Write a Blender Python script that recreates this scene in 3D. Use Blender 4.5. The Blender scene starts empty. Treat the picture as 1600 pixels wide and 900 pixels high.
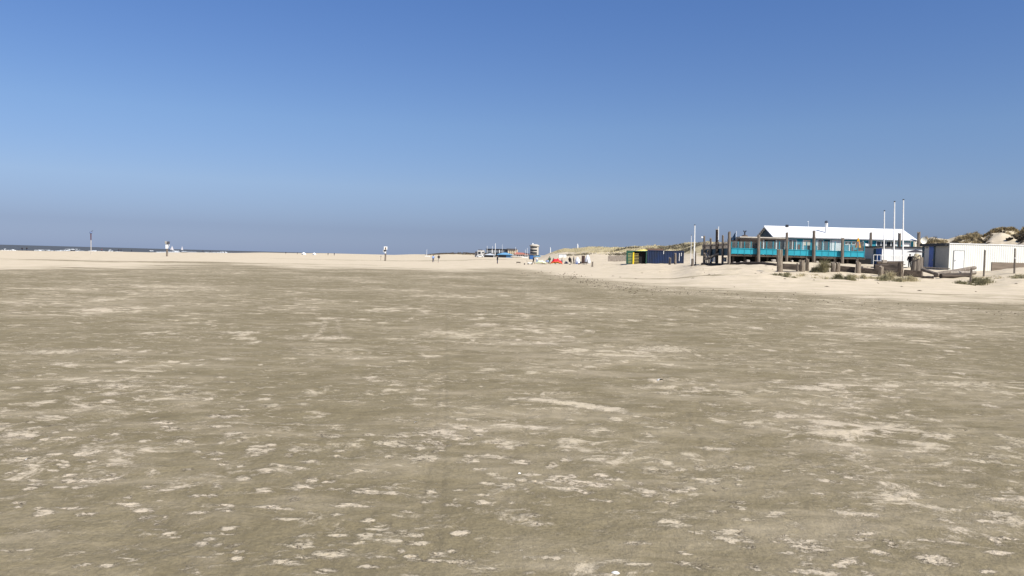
import bpy, bmesh, math, random
import numpy as np
from mathutils import Vector, Matrix

random.seed(7); RNG = np.random.default_rng(7)
C = bpy.context.scene.collection
SC = bpy.context.scene

# ------------------------------------------------------------------ camera
EYE = 1.6; FPX = 1244.0
PITCH = math.radians(-2.16); ROLL = math.radians(1.5)
cam_d = bpy.data.cameras.new("camera"); cam = bpy.data.objects.new("camera", cam_d); C.objects.link(cam)
cam_d.sensor_width = 36.0; cam_d.lens = 36.0 * FPX / 1600.0; cam_d.clip_start = 0.05; cam_d.clip_end = 60000
CM = Matrix.Rotation(math.radians(90) + PITCH, 4, 'X') @ Matrix.Rotation(ROLL, 4, 'Z')
CM.translation = (0, 0, EYE)
cam.matrix_world = CM
SC.camera = cam
R3 = CM.to_3x3()

# ------------------------------------------------------------------ world + sun
SUN_DIR = Vector((0.60, -0.60, 0.86)).normalized()          # towards the sun: right of and behind the viewer
sun_el = math.asin(SUN_DIR.z); sun_az = math.atan2(SUN_DIR.x, SUN_DIR.y)
w = bpy.data.worlds.new("World"); SC.world = w; w.use_nodes = True
nt = w.node_tree; nt.nodes.clear()
sky = nt.nodes.new('ShaderNodeTexSky'); sky.sky_type = 'NISHITA'; sky.sun_disc = False
sky.sun_elevation = sun_el; sky.sun_rotation = sun_az
sky.air_density = 1.0; sky.dust_density = 0.3; sky.ozone_density = 2.0; sky.altitude = 0
tcw = nt.nodes.new('ShaderNodeTexCoord'); sepw = nt.nodes.new('ShaderNodeSeparateXYZ')
rampw = nt.nodes.new('ShaderNodeValToRGB'); mulw = nt.nodes.new('ShaderNodeMix'); mulw.data_type = 'RGBA'; mulw.blend_type = 'MULTIPLY'
mulw.inputs[0].default_value = 1.0
bgw = nt.nodes.new('ShaderNodeBackground'); outw = nt.nodes.new('ShaderNodeOutputWorld')
nt.links.new(tcw.outputs['Generated'], sepw.inputs[0]); nt.links.new(sepw.outputs['Z'], rampw.inputs[0])
cr = rampw.color_ramp
SKYRAMP = [(0.0, (0.205, 0.275, 0.545)), (0.03, (0.212, 0.255, 0.45)), (0.083, (0.338, 0.37, 0.51)), (0.16, (0.375, 0.43, 0.56)), (0.30, (0.335, 0.435, 0.63)), (1.0, (0.45, 0.55, 0.75))]
while len(cr.elements) > 1: cr.elements.remove(cr.elements[-1])
cr.elements[0].position = 0; cr.elements[0].color = (*SKYRAMP[0][1], 1)
for p, c in SKYRAMP[1:]:
    e = cr.elements.new(p); e.color = (*c, 1)
nt.links.new(sky.outputs[0], mulw.inputs[6]); nt.links.new(rampw.outputs[0], mulw.inputs[7])
nt.links.new(mulw.outputs[2], bgw.inputs[0]); bgw.inputs[1].default_value = 0.12
nt.links.new(bgw.outputs[0], outw.inputs[0])
sun_l = bpy.data.lights.new("sun", 'SUN'); sun_l.energy = 4.8; sun_l.angle = math.radians(0.53); sun_l.color = (1.0, 0.95, 0.87)
sun = bpy.data.objects.new("sun", sun_l); C.objects.link(sun)
sun.rotation_euler = SUN_DIR.to_track_quat('Z', 'Y').to_euler()
SC.view_settings.view_transform = 'Standard'; SC.view_settings.look = 'None'; SC.view_settings.gamma = 1.0
SC.view_settings.use_curve_mapping = False
SC.view_settings.exposure = 0.6
SC.render.engine = 'CYCLES'; SC.cycles.max_bounces = 6; SC.cycles.transparent_max_bounces = 12

# ------------------------------------------------------------------ projection helpers (1600x900 photo pixels)
def ray(px, py):
    return R3 @ Vector(((px - 800) / FPX, (450 - py) / FPX, -1.0))
def W(px, py, Y):
    d = ray(px, py); t = Y / d.y
    return Vector((d.x * t, Y, EYE + d.z * t))
def project(p):
    q = R3.transposed() @ (Vector(p) - Vector((0, 0, EYE)))
    return 800 + FPX * q.x / -q.z, 450 - FPX * q.y / -q.z
def flat(px, py, z=0.0):
    d = ray(px, py); t = (z - EYE) / d.z
    return (d.x * t, d.y * t)

# ------------------------------------------------------------------ numpy noise
_perm = np.random.default_rng(11).random((257, 257))
def vnoise(x, y):
    xi = np.floor(x).astype(np.int64); yi = np.floor(y).astype(np.int64)
    fx = x - xi; fy = y - yi; fx = fx * fx * (3 - 2 * fx); fy = fy * fy * (3 - 2 * fy)
    a = _perm[xi % 256, yi % 256]; b = _perm[(xi + 1) % 256, yi % 256]
    c = _perm[xi % 256, (yi + 1) % 256]; d = _perm[(xi + 1) % 256, (yi + 1) % 256]
    return (a * (1 - fx) + b * fx) * (1 - fy) + (c * (1 - fx) + d * fx) * fy
def fbm(x, y, s=1.0, o=4, g=0.5):
    v = 0; a = 1; t = 0
    for k in range(o):
        v = v + a * vnoise(x * s + 17.3 * k, y * s + 5.7 * k); t += a; a *= g; s *= 2.03
    return v / t
def sstep(a, b, x):
    t = np.clip((x - a) / (b - a), 0, 1); return t * t * (3 - 2 * t)

# ------------------------------------------------------------------ terrain height, by bearing column (photo x) and depth
PROF = {
 -600: [(60, 0), (150, 0), (220, -.9), (300, -1.9), (400, -3), (6000, -5)],
 0:    [(60, 0), (180, 0), (280, -.35), (355, -1.15), (420, -1.9), (600, -3), (6000, -5)],
 160:  [(60, 0), (240, 0), (380, -.3), (480, -1.1), (560, -1.9), (800, -3), (6000, -5)],
 320:  [(60, 0), (300, 0), (600, -.4), (850, -1.15), (1000, -1.9), (1500, -3), (6000, -5)],
 420:  [(60, 0), (400, 0), (1200, -.3), (2400, -1.1), (3200, -2), (6000, -4)],
 520:  [(60, 0), (500, 0), (6000, 0)],
 600:  [(60, 0), (500, 0), (900, .2), (1500, 1.2), (2200, .6), (6000, 1)],
 650:  [(60, 0), (400, .1), (800, .9), (1300, 3.6), (2000, 2), (6000, 2)],
 700:  [(60, 0), (200, .1), (450, .7), (700, 1.6), (900, 5.0), (1200, 4), (6000, 3)],
 760:  [(60, 0), (140, .1), (170, .25), (350, 1.1), (480, 1.7), (560, 1.9), (760, 2.3), (900, 5.5), (1200, 5), (6000, 3)],
 830:  [(60, 0), (115, 0), (150, .3), (175, .5), (350, 1.3), (480, 1.8), (560, 3.0), (700, 4), (6000, 3)],
 880:  [(60, 0), (95, 0), (165, .55), (210, 1.3), (250, 2.3), (300, 3.6), (340, 5.3), (380, 7.0), (450, 5.5), (6000, 3)],
 950:  [(60, 0), (78, 0), (120, .45), (170, 1.2), (200, 1.55), (260, 3.2), (300, 5.6), (330, 7.4), (400, 6), (6000, 3)],
 1000: [(55, 0), (66, 0), (95, .4), (136, 1.2), (200, 1.8), (260, 4.0), (315, 8.2), (400, 6), (6000, 3)],
 1045: [(50, 0), (60, 0), (90, .4), (138, 1.25), (200, 1.9), (250, 3.6), (310, 8.6), (400, 6), (6000, 3)],
 1100: [(45, 0), (54, .05), (70, .55), (85, 1.05), (110, 1.6), (150, 1.7), (200, 3), (300, 9.6), (400, 7), (6000, 3)],
 1200: [(42, 0), (49, .05), (60, .42), (75, 1.0), (88, 1.8), (95, 2.0), (130, 2.05), (180, 3), (260, 7.6), (400, 6), (6000, 3)],
 1350: [(40, 0), (46, .05), (58, .35), (69, .72), (74, 1.15), (84, 1.8), (95, 1.95), (120, 2.1), (150, 4.5), (200, 6.5), (400, 6), (6000, 3)],
 1440: [(39, 0), (45, .05), (58, .34), (68, .55), (74, .95), (80, 1.35), (86, 1.55), (110, 2.0), (130, 4.0), (150, 6.6), (200, 6), (6000, 3)],
 1480: [(39, 0), (45, .05), (58, .34), (68, .60), (74, 1.0), (80, 1.4), (86, 1.5), (110, 2.2), (130, 4.6), (150, 7.4), (200, 6), (6000, 3)],
 1530: [(38, 0), (44, .05), (62, .35), (70, .9), (78, 1.45), (90, 1.5), (110, 2.4), (130, 5.0), (150, 8.6), (200, 7), (6000, 3)],
 1600: [(37, 0), (43, .05), (58, .45), (66, 1.0), (76, 2.0), (82, 2.0), (90, 1.7), (110, 3), (130, 6.4), (147, 10.2), (200, 9), (6000, 3)],
 1800: [(36, 0), (41, .05), (58, .6), (66, 1.2), (76, 2.2), (90, 2.0), (110, 4), (130, 8), (147, 12), (200, 9), (6000, 3)],
}
_cols = sorted(PROF); _uc = np.array([(c - 800) / FPX for c in _cols])
_lg = np.linspace(math.log(2.0), math.log(7000.0), 700)
_tab = []
for c in _cols:
    pr = PROF[c]; ly = np.log([p[0] for p in pr]); z = np.array([p[1] for p in pr], float)
    v = np.interp(_lg, ly, z)
    k = np.ones(5) / 5; v = np.convolve(np.pad(v, 2, mode='edge'), k, 'valid')
    _tab.append(v)
_tab = np.array(_tab)
CREST = [(1420, 6.0), (1440, 6.6), (1455, 7.0), (1478, 6.5), (1497, 7.7), (1520, 8.3), (1532, 7.3), (1545, 8.6), (1560, 9.2), (1580, 9.1), (1588, 8.4), (1600, 10.2), (1625, 11.0), (1700, 12)]
_crest = None
def height(X, Y, detail=True):
    X = np.asarray(X, float); Y = np.asarray(Y, float)
    Yc = np.maximum(Y, 2.0)
    u = np.clip(X / Yc, _uc[0], _uc[-1]); L = (np.log(np.clip(Yc, 2.0, 6900)) - _lg[0]) / (_lg[1] - _lg[0])
    i = np.clip(np.searchsorted(_uc, u, side='right') - 1, 0, len(_uc) - 2)
    f = (u - _uc[i]) / (_uc[i + 1] - _uc[i]); f = f * f * (3 - 2 * f) * .6 + f * .4
    j = np.clip(L.astype(int), 0, len(_lg) - 2); g = L - j
    z = (_tab[i, j] * (1 - g) + _tab[i, j + 1] * g) * (1 - f) + (_tab[i + 1, j] * (1 - g) + _tab[i + 1, j + 1] * g) * f
    if _crest is not None:
        pxx = X / Yc * FPX + 800
        z = z + np.interp(pxx, _crest[0], _crest[1], left=0) * np.exp(-((Y - 147) / 13) ** 2)
    if detail:
        hm = sstep(2.6, 6, z)
        z = z + hm * (fbm(X, Y, .07, 4) - .5) * np.where((Y < 200) & (X > 60), 1.6, 3.4) + hm * (Y < 200) * (fbm(X, Y, .3, 2) - .5) * 1.3                     # hummocky dunes
        bm_ = sstep(.05, .7, z) * (1 - hm) * (Y < 300) * (Y > 30)
        z = z + bm_ * ((fbm(X + 9, Y, .35, 3) - .5) * .26 + (fbm(X, Y + 9, 1.1, 2) - .5) * .16)
        z = z + sstep(6, 30, Y) * (1 - hm) * (fbm(X, Y + 50, .045, 3) - .5) * .06
    return z
_cp = np.array([c[0] for c in CREST], float); _cz = np.array([c[1] for c in CREST], float)
_crest = (np.concatenate([[1400], _cp]), np.concatenate([[0], _cz - height((_cp - 800) / FPX * 147, np.full(len(_cp), 147.), False)]))
def gz(x, y): return float(height(np.array([x]), np.array([y]))[0])
def G(px, Y, sink=0.0):
    """ground point seen in photo column px at depth Y"""
    x = (px - 800) / FPX * Y
    for _ in range(5):
        z = gz(x, Y); q = project((x, Y, z)); x += (px - q[0]) / FPX * Y
    return Vector((x, Y, gz(x, Y) - sink))

# ------------------------------------------------------------------ materials
MATS = {}
def mat(name, col, rough=0.8, col2=None, scale=3.0, stretch=(1, 1, 1), bump=0.0, bscale=None, metal=0.0, spec=0.3, contrast=(0.35, 0.65), detail=5, wave=None):
    if name in MATS: return MATS[name]
    m = bpy.data.materials.new(name); m.use_nodes = True; n = m.node_tree.nodes; l = m.node_tree.links
    b = n['Principled BSDF']; b.inputs['Base Color'].default_value = (*col, 1); b.inputs['Roughness'].default_value = rough
    b.inputs['Metallic'].default_value = metal; b.inputs['Specular IOR Level'].default_value = spec
    tc = n.new('ShaderNodeTexCoord'); mp = n.new('ShaderNodeMapping'); mp.inputs['Scale'].default_value = stretch
    l.new(tc.outputs['Object'], mp.inputs[0])
    no = n.new('ShaderNodeTexNoise'); no.inputs['Scale'].default_value = scale; no.inputs['Detail'].default_value = detail
    no.inputs['Roughness'].default_value = .6
    l.new(mp.outputs[0], no.inputs['Vector'])
    if col2 is None: col2 = tuple(c * .78 for c in col)
    r = n.new('ShaderNodeValToRGB'); r.color_ramp.elements[0].position = contrast[0]; r.color_ramp.elements[1].position = contrast[1]
    r.color_ramp.elements[0].color = (*col2, 1); r.color_ramp.elements[1].color = (*col, 1)
    l.new(no.outputs['Fac'], r.inputs[0]); l.new(r.outputs[0], b.inputs['Base Color'])
    src = no.outputs['Fac']
    if wave:
        wv = n.new('ShaderNodeTexWave'); wv.inputs['Scale'].default_value = wave[1]; wv.bands_direction = wave[0]
        wv.wave_profile = 'SIN'; l.new(tc.outputs['Object'], wv.inputs['Vector']); src = wv.outputs['Fac']
        bump = wave[2]
    if bump:
        bp = n.new('ShaderNodeBump'); bp.inputs['Strength'].default_value = 1.0; bp.inputs['Distance'].default_value = bump
        l.new(src, bp.inputs['Height']); l.new(bp.outputs[0], b.inputs['Normal'])
    MATS[name] = m; return m

wood = mat('weathered_wood', (.23, .195, .155), .9, (.10, .08, .065), 2.2, (3, 3, .5), .03)
wood_dark = mat('dark_wood', (.11, .085, .065), .9, (.035, .028, .022), 2.0, (.5, 3, 3), .03)  # darker brown variant of the wood tone
wood_grey = mat('grey_wood', (.34, .30, .25), .9, (.18, .15, .12), 2.5, (3, 3, .6), .02)
white_paint = mat('white_paint', (.80, .80, .78), .5, (.66, .66, .63), 1.5)
white_metal = mat('white_sheet_metal', (.74, .74, .72), .45, (.64, .64, .61), 1.2, (1, 1, .3), wave=('X', 1.6, .02))
roof_white = mat('white_roof_sheet', (.84, .84, .82), .5, (.72, .72, .69), .7, wave=('X', 1.3, .03))
turq = mat('turquoise_paint', (.022, .31, .40), .55, (.018, .26, .34), 1.5)
turq_wall = mat('turquoise_boards', (.02, .28, .36), .6, (.015, .22, .29), 1.5, wave=('Z', 2.5, .01))
navy_teal = mat('dark_teal_paint_and_shade', (.010, .048, .075), .6)  # real dark teal parts, plus shade painted on gable end and side boards
navy = mat('navy_steel', (.022, .05, .22), .5, (.03, .035, .08), 1.1, (1, 1, .35), wave=('X', 2.4, .05))
green_steel = mat('green_steel', (.02, .085, .055), .55, (.015, .06, .04), 1.5)
shade_black = mat('painted_shade_black', (.012, .012, .012), .9)  # near-black colour paints the shade inside openings and under the deck
glass_dark = mat('dark_window_glass', (.03, .035, .04), .12, (.02, .022, .025), 2, spec=.5)
brown_int = mat('brown_interior', (.10, .045, .035), .8)
cream = mat('cream_panel', (.66, .58, .46), .7)
grey_wall = mat('grey_white_wall', (.48, .48, .47), .6, (.44, .44, .43), 1.2)  # darkened to carry shade on the service shed side; plain grey elsewhere
blue_door = mat('blue_door_paint', (.03, .11, .42), .5)
black_trim = mat('black_roof_trim', (.025, .027, .032), .6)
yellow = mat('yellow_paint', (.80, .58, .02), .5)
pale_yellow = mat('pale_yellow_paint', (.75, .62, .22), .6)
red = mat('red_fabric', (.62, .02, .035), .7, (.5, .015, .025), 3)
palegreen = mat('pale_green_fabric', (.58, .66, .48), .7)
orange = mat('orange_fabric', (.75, .16, .02), .8, (.8, .5, .02), 1.6, (1, 1, 2), contrast=(.47, .53))
skin = mat('skin', (.50, .30, .21), .6)
hair_d = mat('dark_hair', (.03, .02, .015), .8)
hair_l = mat('fair_hair', (.35, .26, .15), .8)
def cloth(name, c): return mat('cloth_' + name, c, .9, tuple(x * .7 for x in c), 9)
c_black = cloth('black', (.015, .015, .018)); c_navy = cloth('navy', (.02, .03, .085)); c_lblue = cloth('light_blue', (.22, .34, .6))
c_white = cloth('white', (.75, .75, .73)); c_green = cloth('green', (.05, .10, .07)); c_yellow = cloth('yellow', (.75, .52, .04))
c_grey = cloth('grey', (.22, .21, .2)); c_cream = cloth('cream', (.6, .55, .47)); c_red = cloth('red', (.5, .04, .04)); c_blue = cloth('blue', (.04, .10, .3))
steel_g = mat('dull_grey_metal', (.35, .35, .35), .5, metal=.6)
tent_white = mat('tent_fabric', (.66, .69, .74), .8)
tent_grey = mat('tent_grey', (.36, .34, .32), .8)
brown = mat('brown_board', (.16, .10, .07), .8)
red_roof = mat('red_roof_tile', (.38, .14, .10), .8)
lblue = mat('light_blue_sheet', (.14, .32, .50), .6)
dark_grey = mat('dark_grey_cladding', (.085, .085, .095), .7)
beige = mat('beige_render', (.60, .50, .34), .8)
pinkwhite = mat('sail_cloth', (.80, .74, .72), .7)
shellm = mat('shell_white', (.80, .78, .72), .5)

def glassmat():
    m = bpy.data.materials.new('salt_hazed_glass'); m.use_nodes = True; n = m.node_tree.nodes; l = m.node_tree.links
    n.clear(); o = n.new('ShaderNodeOutputMaterial'); mx = n.new('ShaderNodeMixShader'); t = n.new('ShaderNodeBsdfTransparent')
    t.inputs[0].default_value = (.86, .92, .93, 1)
    p = n.new('ShaderNodeBsdfPrincipled'); p.inputs['Base Color'].default_value = (.42, .42, .40, 1); p.inputs['Roughness'].default_value = .15
    mx.inputs[0].default_value = .11
    l.new(t.outputs[0], mx.inputs[1]); l.new(p.outputs[0], mx.inputs[2]); l.new(mx.outputs[0], o.inputs[0]); return m
glass = glassmat()

# ------------------------------------------------------------------ mesh builder
class MB:
    def __init__(s): s.v = []; s.f = []
    def add(s, vs, fs):
        n = len(s.v); s.v += [tuple(v) for v in vs]; s.f += [tuple(i + n for i in f) for f in fs]; return s
    def box(s, x0, x1, y0, y1, z0, z1):
        return s.add([(x0, y0, z0), (x1, y0, z0), (x1, y1, z0), (x0, y1, z0), (x0, y0, z1), (x1, y0, z1), (x1, y1, z1), (x0, y1, z1)],
                     [(0, 3, 2, 1), (4, 5, 6, 7), (0, 1, 5, 4), (1, 2, 6, 5), (2, 3, 7, 6), (3, 0, 4, 7)])
    def rect(s, px0, py0, px1, py1, Y, d=.08, out=True):
        """a box whose face covers a photo rectangle at depth Y (thickness d behind it)"""
        a = W(px0, (py0 + py1) / 2, Y); b = W(px1, (py0 + py1) / 2, Y)
        t = W((px0 + px1) / 2, py0, Y); u = W((px0 + px1) / 2, py1, Y)
        return s.box(a.x, b.x, Y, Y + d, u.z, t.z)
    def tube(s, p0, p1, r0, r1=None, n=8, rag=0.0, cap=True):
        r1 = r0 if r1 is None else r1; p0 = Vector(p0); p1 = Vector(p1); d = (p1 - p0).normalized()
        a = d.orthogonal().normalized(); b = d.cross(a); vs = []
        for k, (p, r) in enumerate(((p0, r0), (p1, r1))):
            for i in range(n):
                t = 2 * math.pi * i / n; rr = r * (1 + rag * random.uniform(-1, 1))
                vs.append(p + (a * math.cos(t) + b * math.sin(t)) * rr + (d * random.uniform(-1, 1) * rag * r if k else Vector((0, 0, 0))))
        fs = [(i, (i + 1) % n, n + (i + 1) % n, n + i) for i in range(n)]
        if cap: fs += [tuple(range(n))[::-1], tuple(range(n, 2 * n))]
        return s.add(vs, fs)
    def beam(s, p0, p1, w, h):
        p0 = Vector(p0); p1 = Vector(p1); d = (p1 - p0).normalized(); up = Vector((0, 0, 1))
        a = d.cross(up).normalized() * w / 2; b = a.cross(d).normalized() * h / 2
        vs = [p + x + y for p in (p0, p1) for x, y in ((-a, -b), (a, -b), (a, b), (-a, b))]
        return s.add(vs, [(0, 1, 2, 3), (7, 6, 5, 4), (0, 4, 5, 1), (1, 5, 6, 2), (2, 6, 7, 3), (3, 7, 4, 0)])
    def lathe(s, c, prof, n=12):
        c = Vector(c); vs = []; fs = []
        for r, z in prof:
            for i in range(n):
                t = 2 * math.pi * i / n; vs.append((c.x + r * math.cos(t), c.y + r * math.sin(t), c.z + z))
        for k in range(len(prof) - 1):
            for i in range(n): fs.append((k * n + i, k * n + (i + 1) % n, (k + 1) * n + (i + 1) % n, (k + 1) * n + i))
        fs += [tuple(range(n))[::-1], tuple(range((len(prof) - 1) * n, len(prof) * n))]
        return s.add(vs, fs)
    def build(s, name, m, parent=None, at=None, bevel=0.0, smooth=False, rough=0.0):
        root = parent
        while root is not None and root.parent is not None: root = root.parent
        o0 = Vector(at) if at is not None else (Vector(root.location) if root is not None else Vector((0, 0, 0)))
        me = bpy.data.meshes.new(name); me.from_pydata([Vector(v) - o0 for v in s.v], [], s.f); me.update()
        if bevel or rough:
            bm = bmesh.new(); bm.from_mesh(me)
            if bevel: bmesh.ops.bevel(bm, geom=list(bm.edges), offset=bevel, segments=1, affect='EDGES', clamp_overlap=True)
            if rough:
                for v in bm.verts: v.co += Vector((random.uniform(-1, 1), random.uniform(-1, 1), random.uniform(-1, 1))) * rough
            bm.to_mesh(me); bm.free()
        me.materials.append(m)
        if smooth: me.polygons.foreach_set('use_smooth', [True] * len(me.polygons))
        o = bpy.data.objects.new(name, me); C.objects.link(o)
        if parent is not None: o.parent = parent
        else: o.location = o0
        return o
def tag(o, label, cat, group=None, kind=None):
    o['label'] = label; o['category'] = cat
    if group: o['group'] = group
    if kind: o['kind'] = kind
    return o
def thing(name, loc, label, cat, group=None):
    o = bpy.data.objects.new(name, None); C.objects.link(o); o.location = loc; o.empty_display_size = .2
    return tag(o, label, cat, group)
def copy_tree(o, loc, label, group=None, rotz=0.0, scale=None):
    def cp(a, par):
        c = a.copy(); C.objects.link(c); c.parent = par
        for ch in [x for x in a.children]: cp(ch, c)
        return c
    c = cp(o, None); c.location = loc; c.rotation_euler = (0, 0, rotz); c['label'] = label
    if scale: c.scale = (scale,) * 3
    if group: c['group'] = group
    return c

# ------------------------------------------------------------------ the ground sheet
th = np.concatenate([np.linspace(-math.pi, math.radians(-38), 40, endpoint=False),
                     np.linspace(math.radians(-38), math.radians(38), 760, endpoint=False),
                     np.linspace(math.radians(38), math.pi, 40, endpoint=False)])
inv = np.linspace(1 / 3.4, 1 / 55.0, 520); rr = 1 / inv
rows = [np.array([.3, 1, 1.8, 2.6]), rr]
a = rr[-1]
for lim, st in ((160, 1.009), (450, 1.014), (9000, 1.05)):
    s_ = []
    while a < lim: a *= st; s_.append(a)
    rows.append(np.array(s_))
rad = np.concatenate(rows)
NT, NR = len(th), len(rad)
TH, RD = np.meshgrid(th, rad)
GX = RD * np.sin(TH); GY = RD * np.cos(TH)
Z = height(GX, GY)
# dry/damp boundary, drawn by polar angle
bpts = [(-300, 420), (0, 417), (120, 414), (200, 415), (330, 411), (470, 416), (600, 418), (700, 421), (800, 420), (870, 427), (930, 434), (1000, 440), (1100, 448), (1200, 454), (1400, 462), (1600, 470), (1800, 478)]
bang = []; brad = []
for p_ in bpts:
    fx, fy = flat(*p_); bang.append(math.atan2(fx, fy)); brad.append(math.hypot(fx, fy))
BR = np.interp(TH, bang, brad)
edge = RD / BR * (1 + .30 * (fbm(GX, GY, .06, 4) - .5) + .10 * (fbm(GX * .3, GY, .5, 3) - .5))
dry = sstep(.50, 1.22, edge)
def seg_dist(X, Y, pts):
    D = np.full(X.shape, 1e9)
    for (x0, y0), (x1, y1) in zip(pts[:-1], pts[1:]):
        dx, dy = x1 - x0, y1 - y0; t = np.clip(((X - x0) * dx + (Y - y0) * dy) / (dx * dx + dy * dy), 0, 1)
        D = np.minimum(D, np.hypot(X - x0 - t * dx, Y - y0 - t * dy))
    return D
for pl_, wd_, am in (([(60, 405.5), (160, 408.5), (320, 410)], 5, .55), ([(480, 405), (600, 407.5), (700, 408.3), (800, 409.5)], 9, .42), ([(975, 435.5), (1030, 438), (1110, 440)], 1.3, .42), ([(360, 410.5), (560, 414)], 5, .35)):
    dry = dry * (1 - am * np.exp(-(seg_dist(GX, GY, [flat(*q) for q in pl_]) / wd_) ** 2) * (.5 + fbm(GX, GY, .25, 3)))
dry = np.where(GY < 0, 0.0, dry)
# second pale band then thin damp strip below the berm on the right, as in the photo
def seg_dist(X, Y, pts):
    D = np.full(X.shape, 1e9)
    for (x0, y0), (x1, y1) in zip(pts[:-1], pts[1:]):
        dx, dy = x1 - x0, y1 - y0; t = np.clip(((X - x0) * dx + (Y - y0) * dy) / (dx * dx + dy * dy), 0, 1)
        D = np.minimum(D, np.hypot(X - x0 - t * dx, Y - y0 - t * dy))
    return D
patch = np.zeros_like(Z); rel = np.zeros_like(Z); dark = np.zeros_like(Z)
near = (RD < 75) & (np.abs(TH) < .72)
nX = GX[near]; nY = GY[near]
nfine = fbm(nX, nY, 14, 3); nmid = fbm(nX, nY, 3.1, 3)
pn = np.zeros_like(nX); rn = np.zeros_like(nX); dn = np.zeros_like(nX)
PATCHES = [(1053,818,48,14),(1263,854,52,22),(1329,881,38,12),(1421,773,54,9),(877,763,45,9),(938,757,40,8),(874,747,35,8),(930,718,40,6),(1107,748,55,6),
 (1061,765,45,8),(1015,770,25,10),(1148,831,35,10),(1217,804,25,9),(1321,686,20,5),(1038,614,28,5),(1265,606,60,9),(1038,735,30,8),(1094,730,20,8),
 (1158,730,32,5),(1567,782,42,8),(1465,877,62,14),(838,818,20,6),(820,752,30,8),(813,721,30,10),(1300,752,36,6),(1335,745,45,6),
 (30,680,75,18),(40,718,50,8),(118,749,50,9),(54,756,35,6),(135,709,50,10),(184,707,25,6),(255,661,35,5),(404,703,45,14),(468,702,35,7),
 (414,736,45,6),(235,762,25,7),(230,807,25,7),(69,800,30,15),(31,859,40,10),(166,886,30,7),(430,794,30,9),(445,880,52,11),(475,763,45,14),
 (588,770,90,8),(557,792,40,5),(685,676,60,15),(660,716,60,12),(613,693,60,10),(736,720,30,7),(772,713,50,8),(521,867,55,16),
 (376,519,65,5),(82,550,100,8),(179,604,60,8),(133,633,40,6),(327,622,20,4),(358,650,50,4),(82,651,60,6),(1040,545,90,10),(510,497,36,4),(520,528,60,5),
 (1420,508,120,8),(760,506,40,5),(1230,650,50,6),(1500,600,80,7),(1120,700,60,6)]
def ell(px, py, wpx, hpx, pits=True):
    global pn, rn, dn
    cx, cy = flat(px, py); ex, _ = flat(px + wpx / 2, py); _, ny = flat(px, py + hpx / 2)
    rx = abs(ex - cx); ry = max(abs(cy - ny), .03)
    m = (np.abs(nX - cx) < rx * 3) & (np.abs(nY - cy) < ry * 3)
    if not m.any(): return
    d = np.hypot((nX[m] - cx) / rx, (nY[m] - cy) / ry)
    v = np.clip(1.13 * np.exp(-(d / 1.25) ** 2) * (.55 + .9 * nfine[m]), 0, 1)
    pn[m] = np.maximum(pn[m], v)
    if pits and cy < 12:
        for _ in range(random.randint(2, 6)):
            qx = cx + random.gauss(0, rx * .35); qy = cy + random.gauss(0, ry * .4); q = random.uniform(.005, .010) * (cy / 5)
            dd = np.hypot(nX[m] - qx, nY[m] - qy)
            k = np.exp(-(dd / q) ** 2); rn[m] -= k * random.uniform(.006, .012); dn[m] = np.maximum(dn[m], np.clip(k * .9, 0, 1))
for q in PATCHES: ell(*q)
for cx_, cy_, sx_, sy_, n_ in ((665, 690, 70, 30, 26), (890, 748, 70, 18, 14), (110, 720, 110, 40, 26), (430, 720, 110, 35, 20), (60, 670, 60, 20, 9), (1080, 760, 120, 40, 18), (1250, 840, 90, 30, 12), (1480, 860, 90, 25, 12), (740, 780, 140, 30, 14), (1500, 700, 120, 60, 16), (1060, 545, 120, 14, 12), (200, 610, 130, 25, 16), (560, 870, 120, 20, 8)):
    for _ in range(n_):
        py = cy_ + random.gauss(0, sy_ * .6); px = cx_ + random.gauss(0, sx_ * .7); k_ = (py - 400) / 350
        if py > 470: ell(px, py, random.uniform(9, 34) * (.4 + .6 * k_), random.uniform(2.5, 8) * (.3 + .7 * k_))
# scattered small pale flecks and footprints over the near beach, thinning with distance
for _ in range(520):
    py = 440 + 460 * random.random() ** .85; px = random.uniform(-40, 1640)
    s_ = (py - 400) / 450
    dens = vnoise(np.array([px / 160.]), np.array([py / 70. + 40]))[0]
    if dens < .42: continue
    ell(px, py, random.uniform(10, 34) * (.5 + s_), random.uniform(2, 7) * (.4 + s_), pits=random.random() < .45)
# real shoe prints: chains of paired hollows
def prints(p0, p1, step=.72, jitter=.05):
    global rn, dn, pn
    x0, y0 = flat(*p0); x1, y1 = flat(*p1); L = math.hypot(x1 - x0, y1 - y0); n = int(L / step); dx, dy = (x1 - x0) / L, (y1 - y0) / L
    for k in range(n):
        s_ = (.09 if k % 2 else -.09); cx = x0 + dx * k * step - dy * s_ + random.gauss(0, jitter); cy = y0 + dy * k * step + dx * s_ + random.gauss(0, jitter)
        m = (np.abs(nX - cx) < .4) & (np.abs(nY - cy) < .4)
        if not m.any(): continue
        lx = (nX[m] - cx) * dx + (nY[m] - cy) * dy; ly = -(nX[m] - cx) * dy + (nY[m] - cy) * dx
        d = np.hypot(lx / .14, ly / .05)
        rn[m] += -.005 * np.exp(-d ** 4)
        pn[m] = np.maximum(pn[m], np.clip(.9 * np.exp(-(d / 1.2) ** 2) * (nfine[m] * 1.6 - .2), 0, .75))
prints((560, 895), (760, 560)); prints((1330, 890), (960, 520)); prints((260, 880), (420, 540)); prints((1560, 800), (1150, 560)); prints((900, 890), (1240, 600))
prints((60, 640), (700, 590)); prints((930, 780), (1560, 700)); prints((690, 700), (200, 780))
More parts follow.
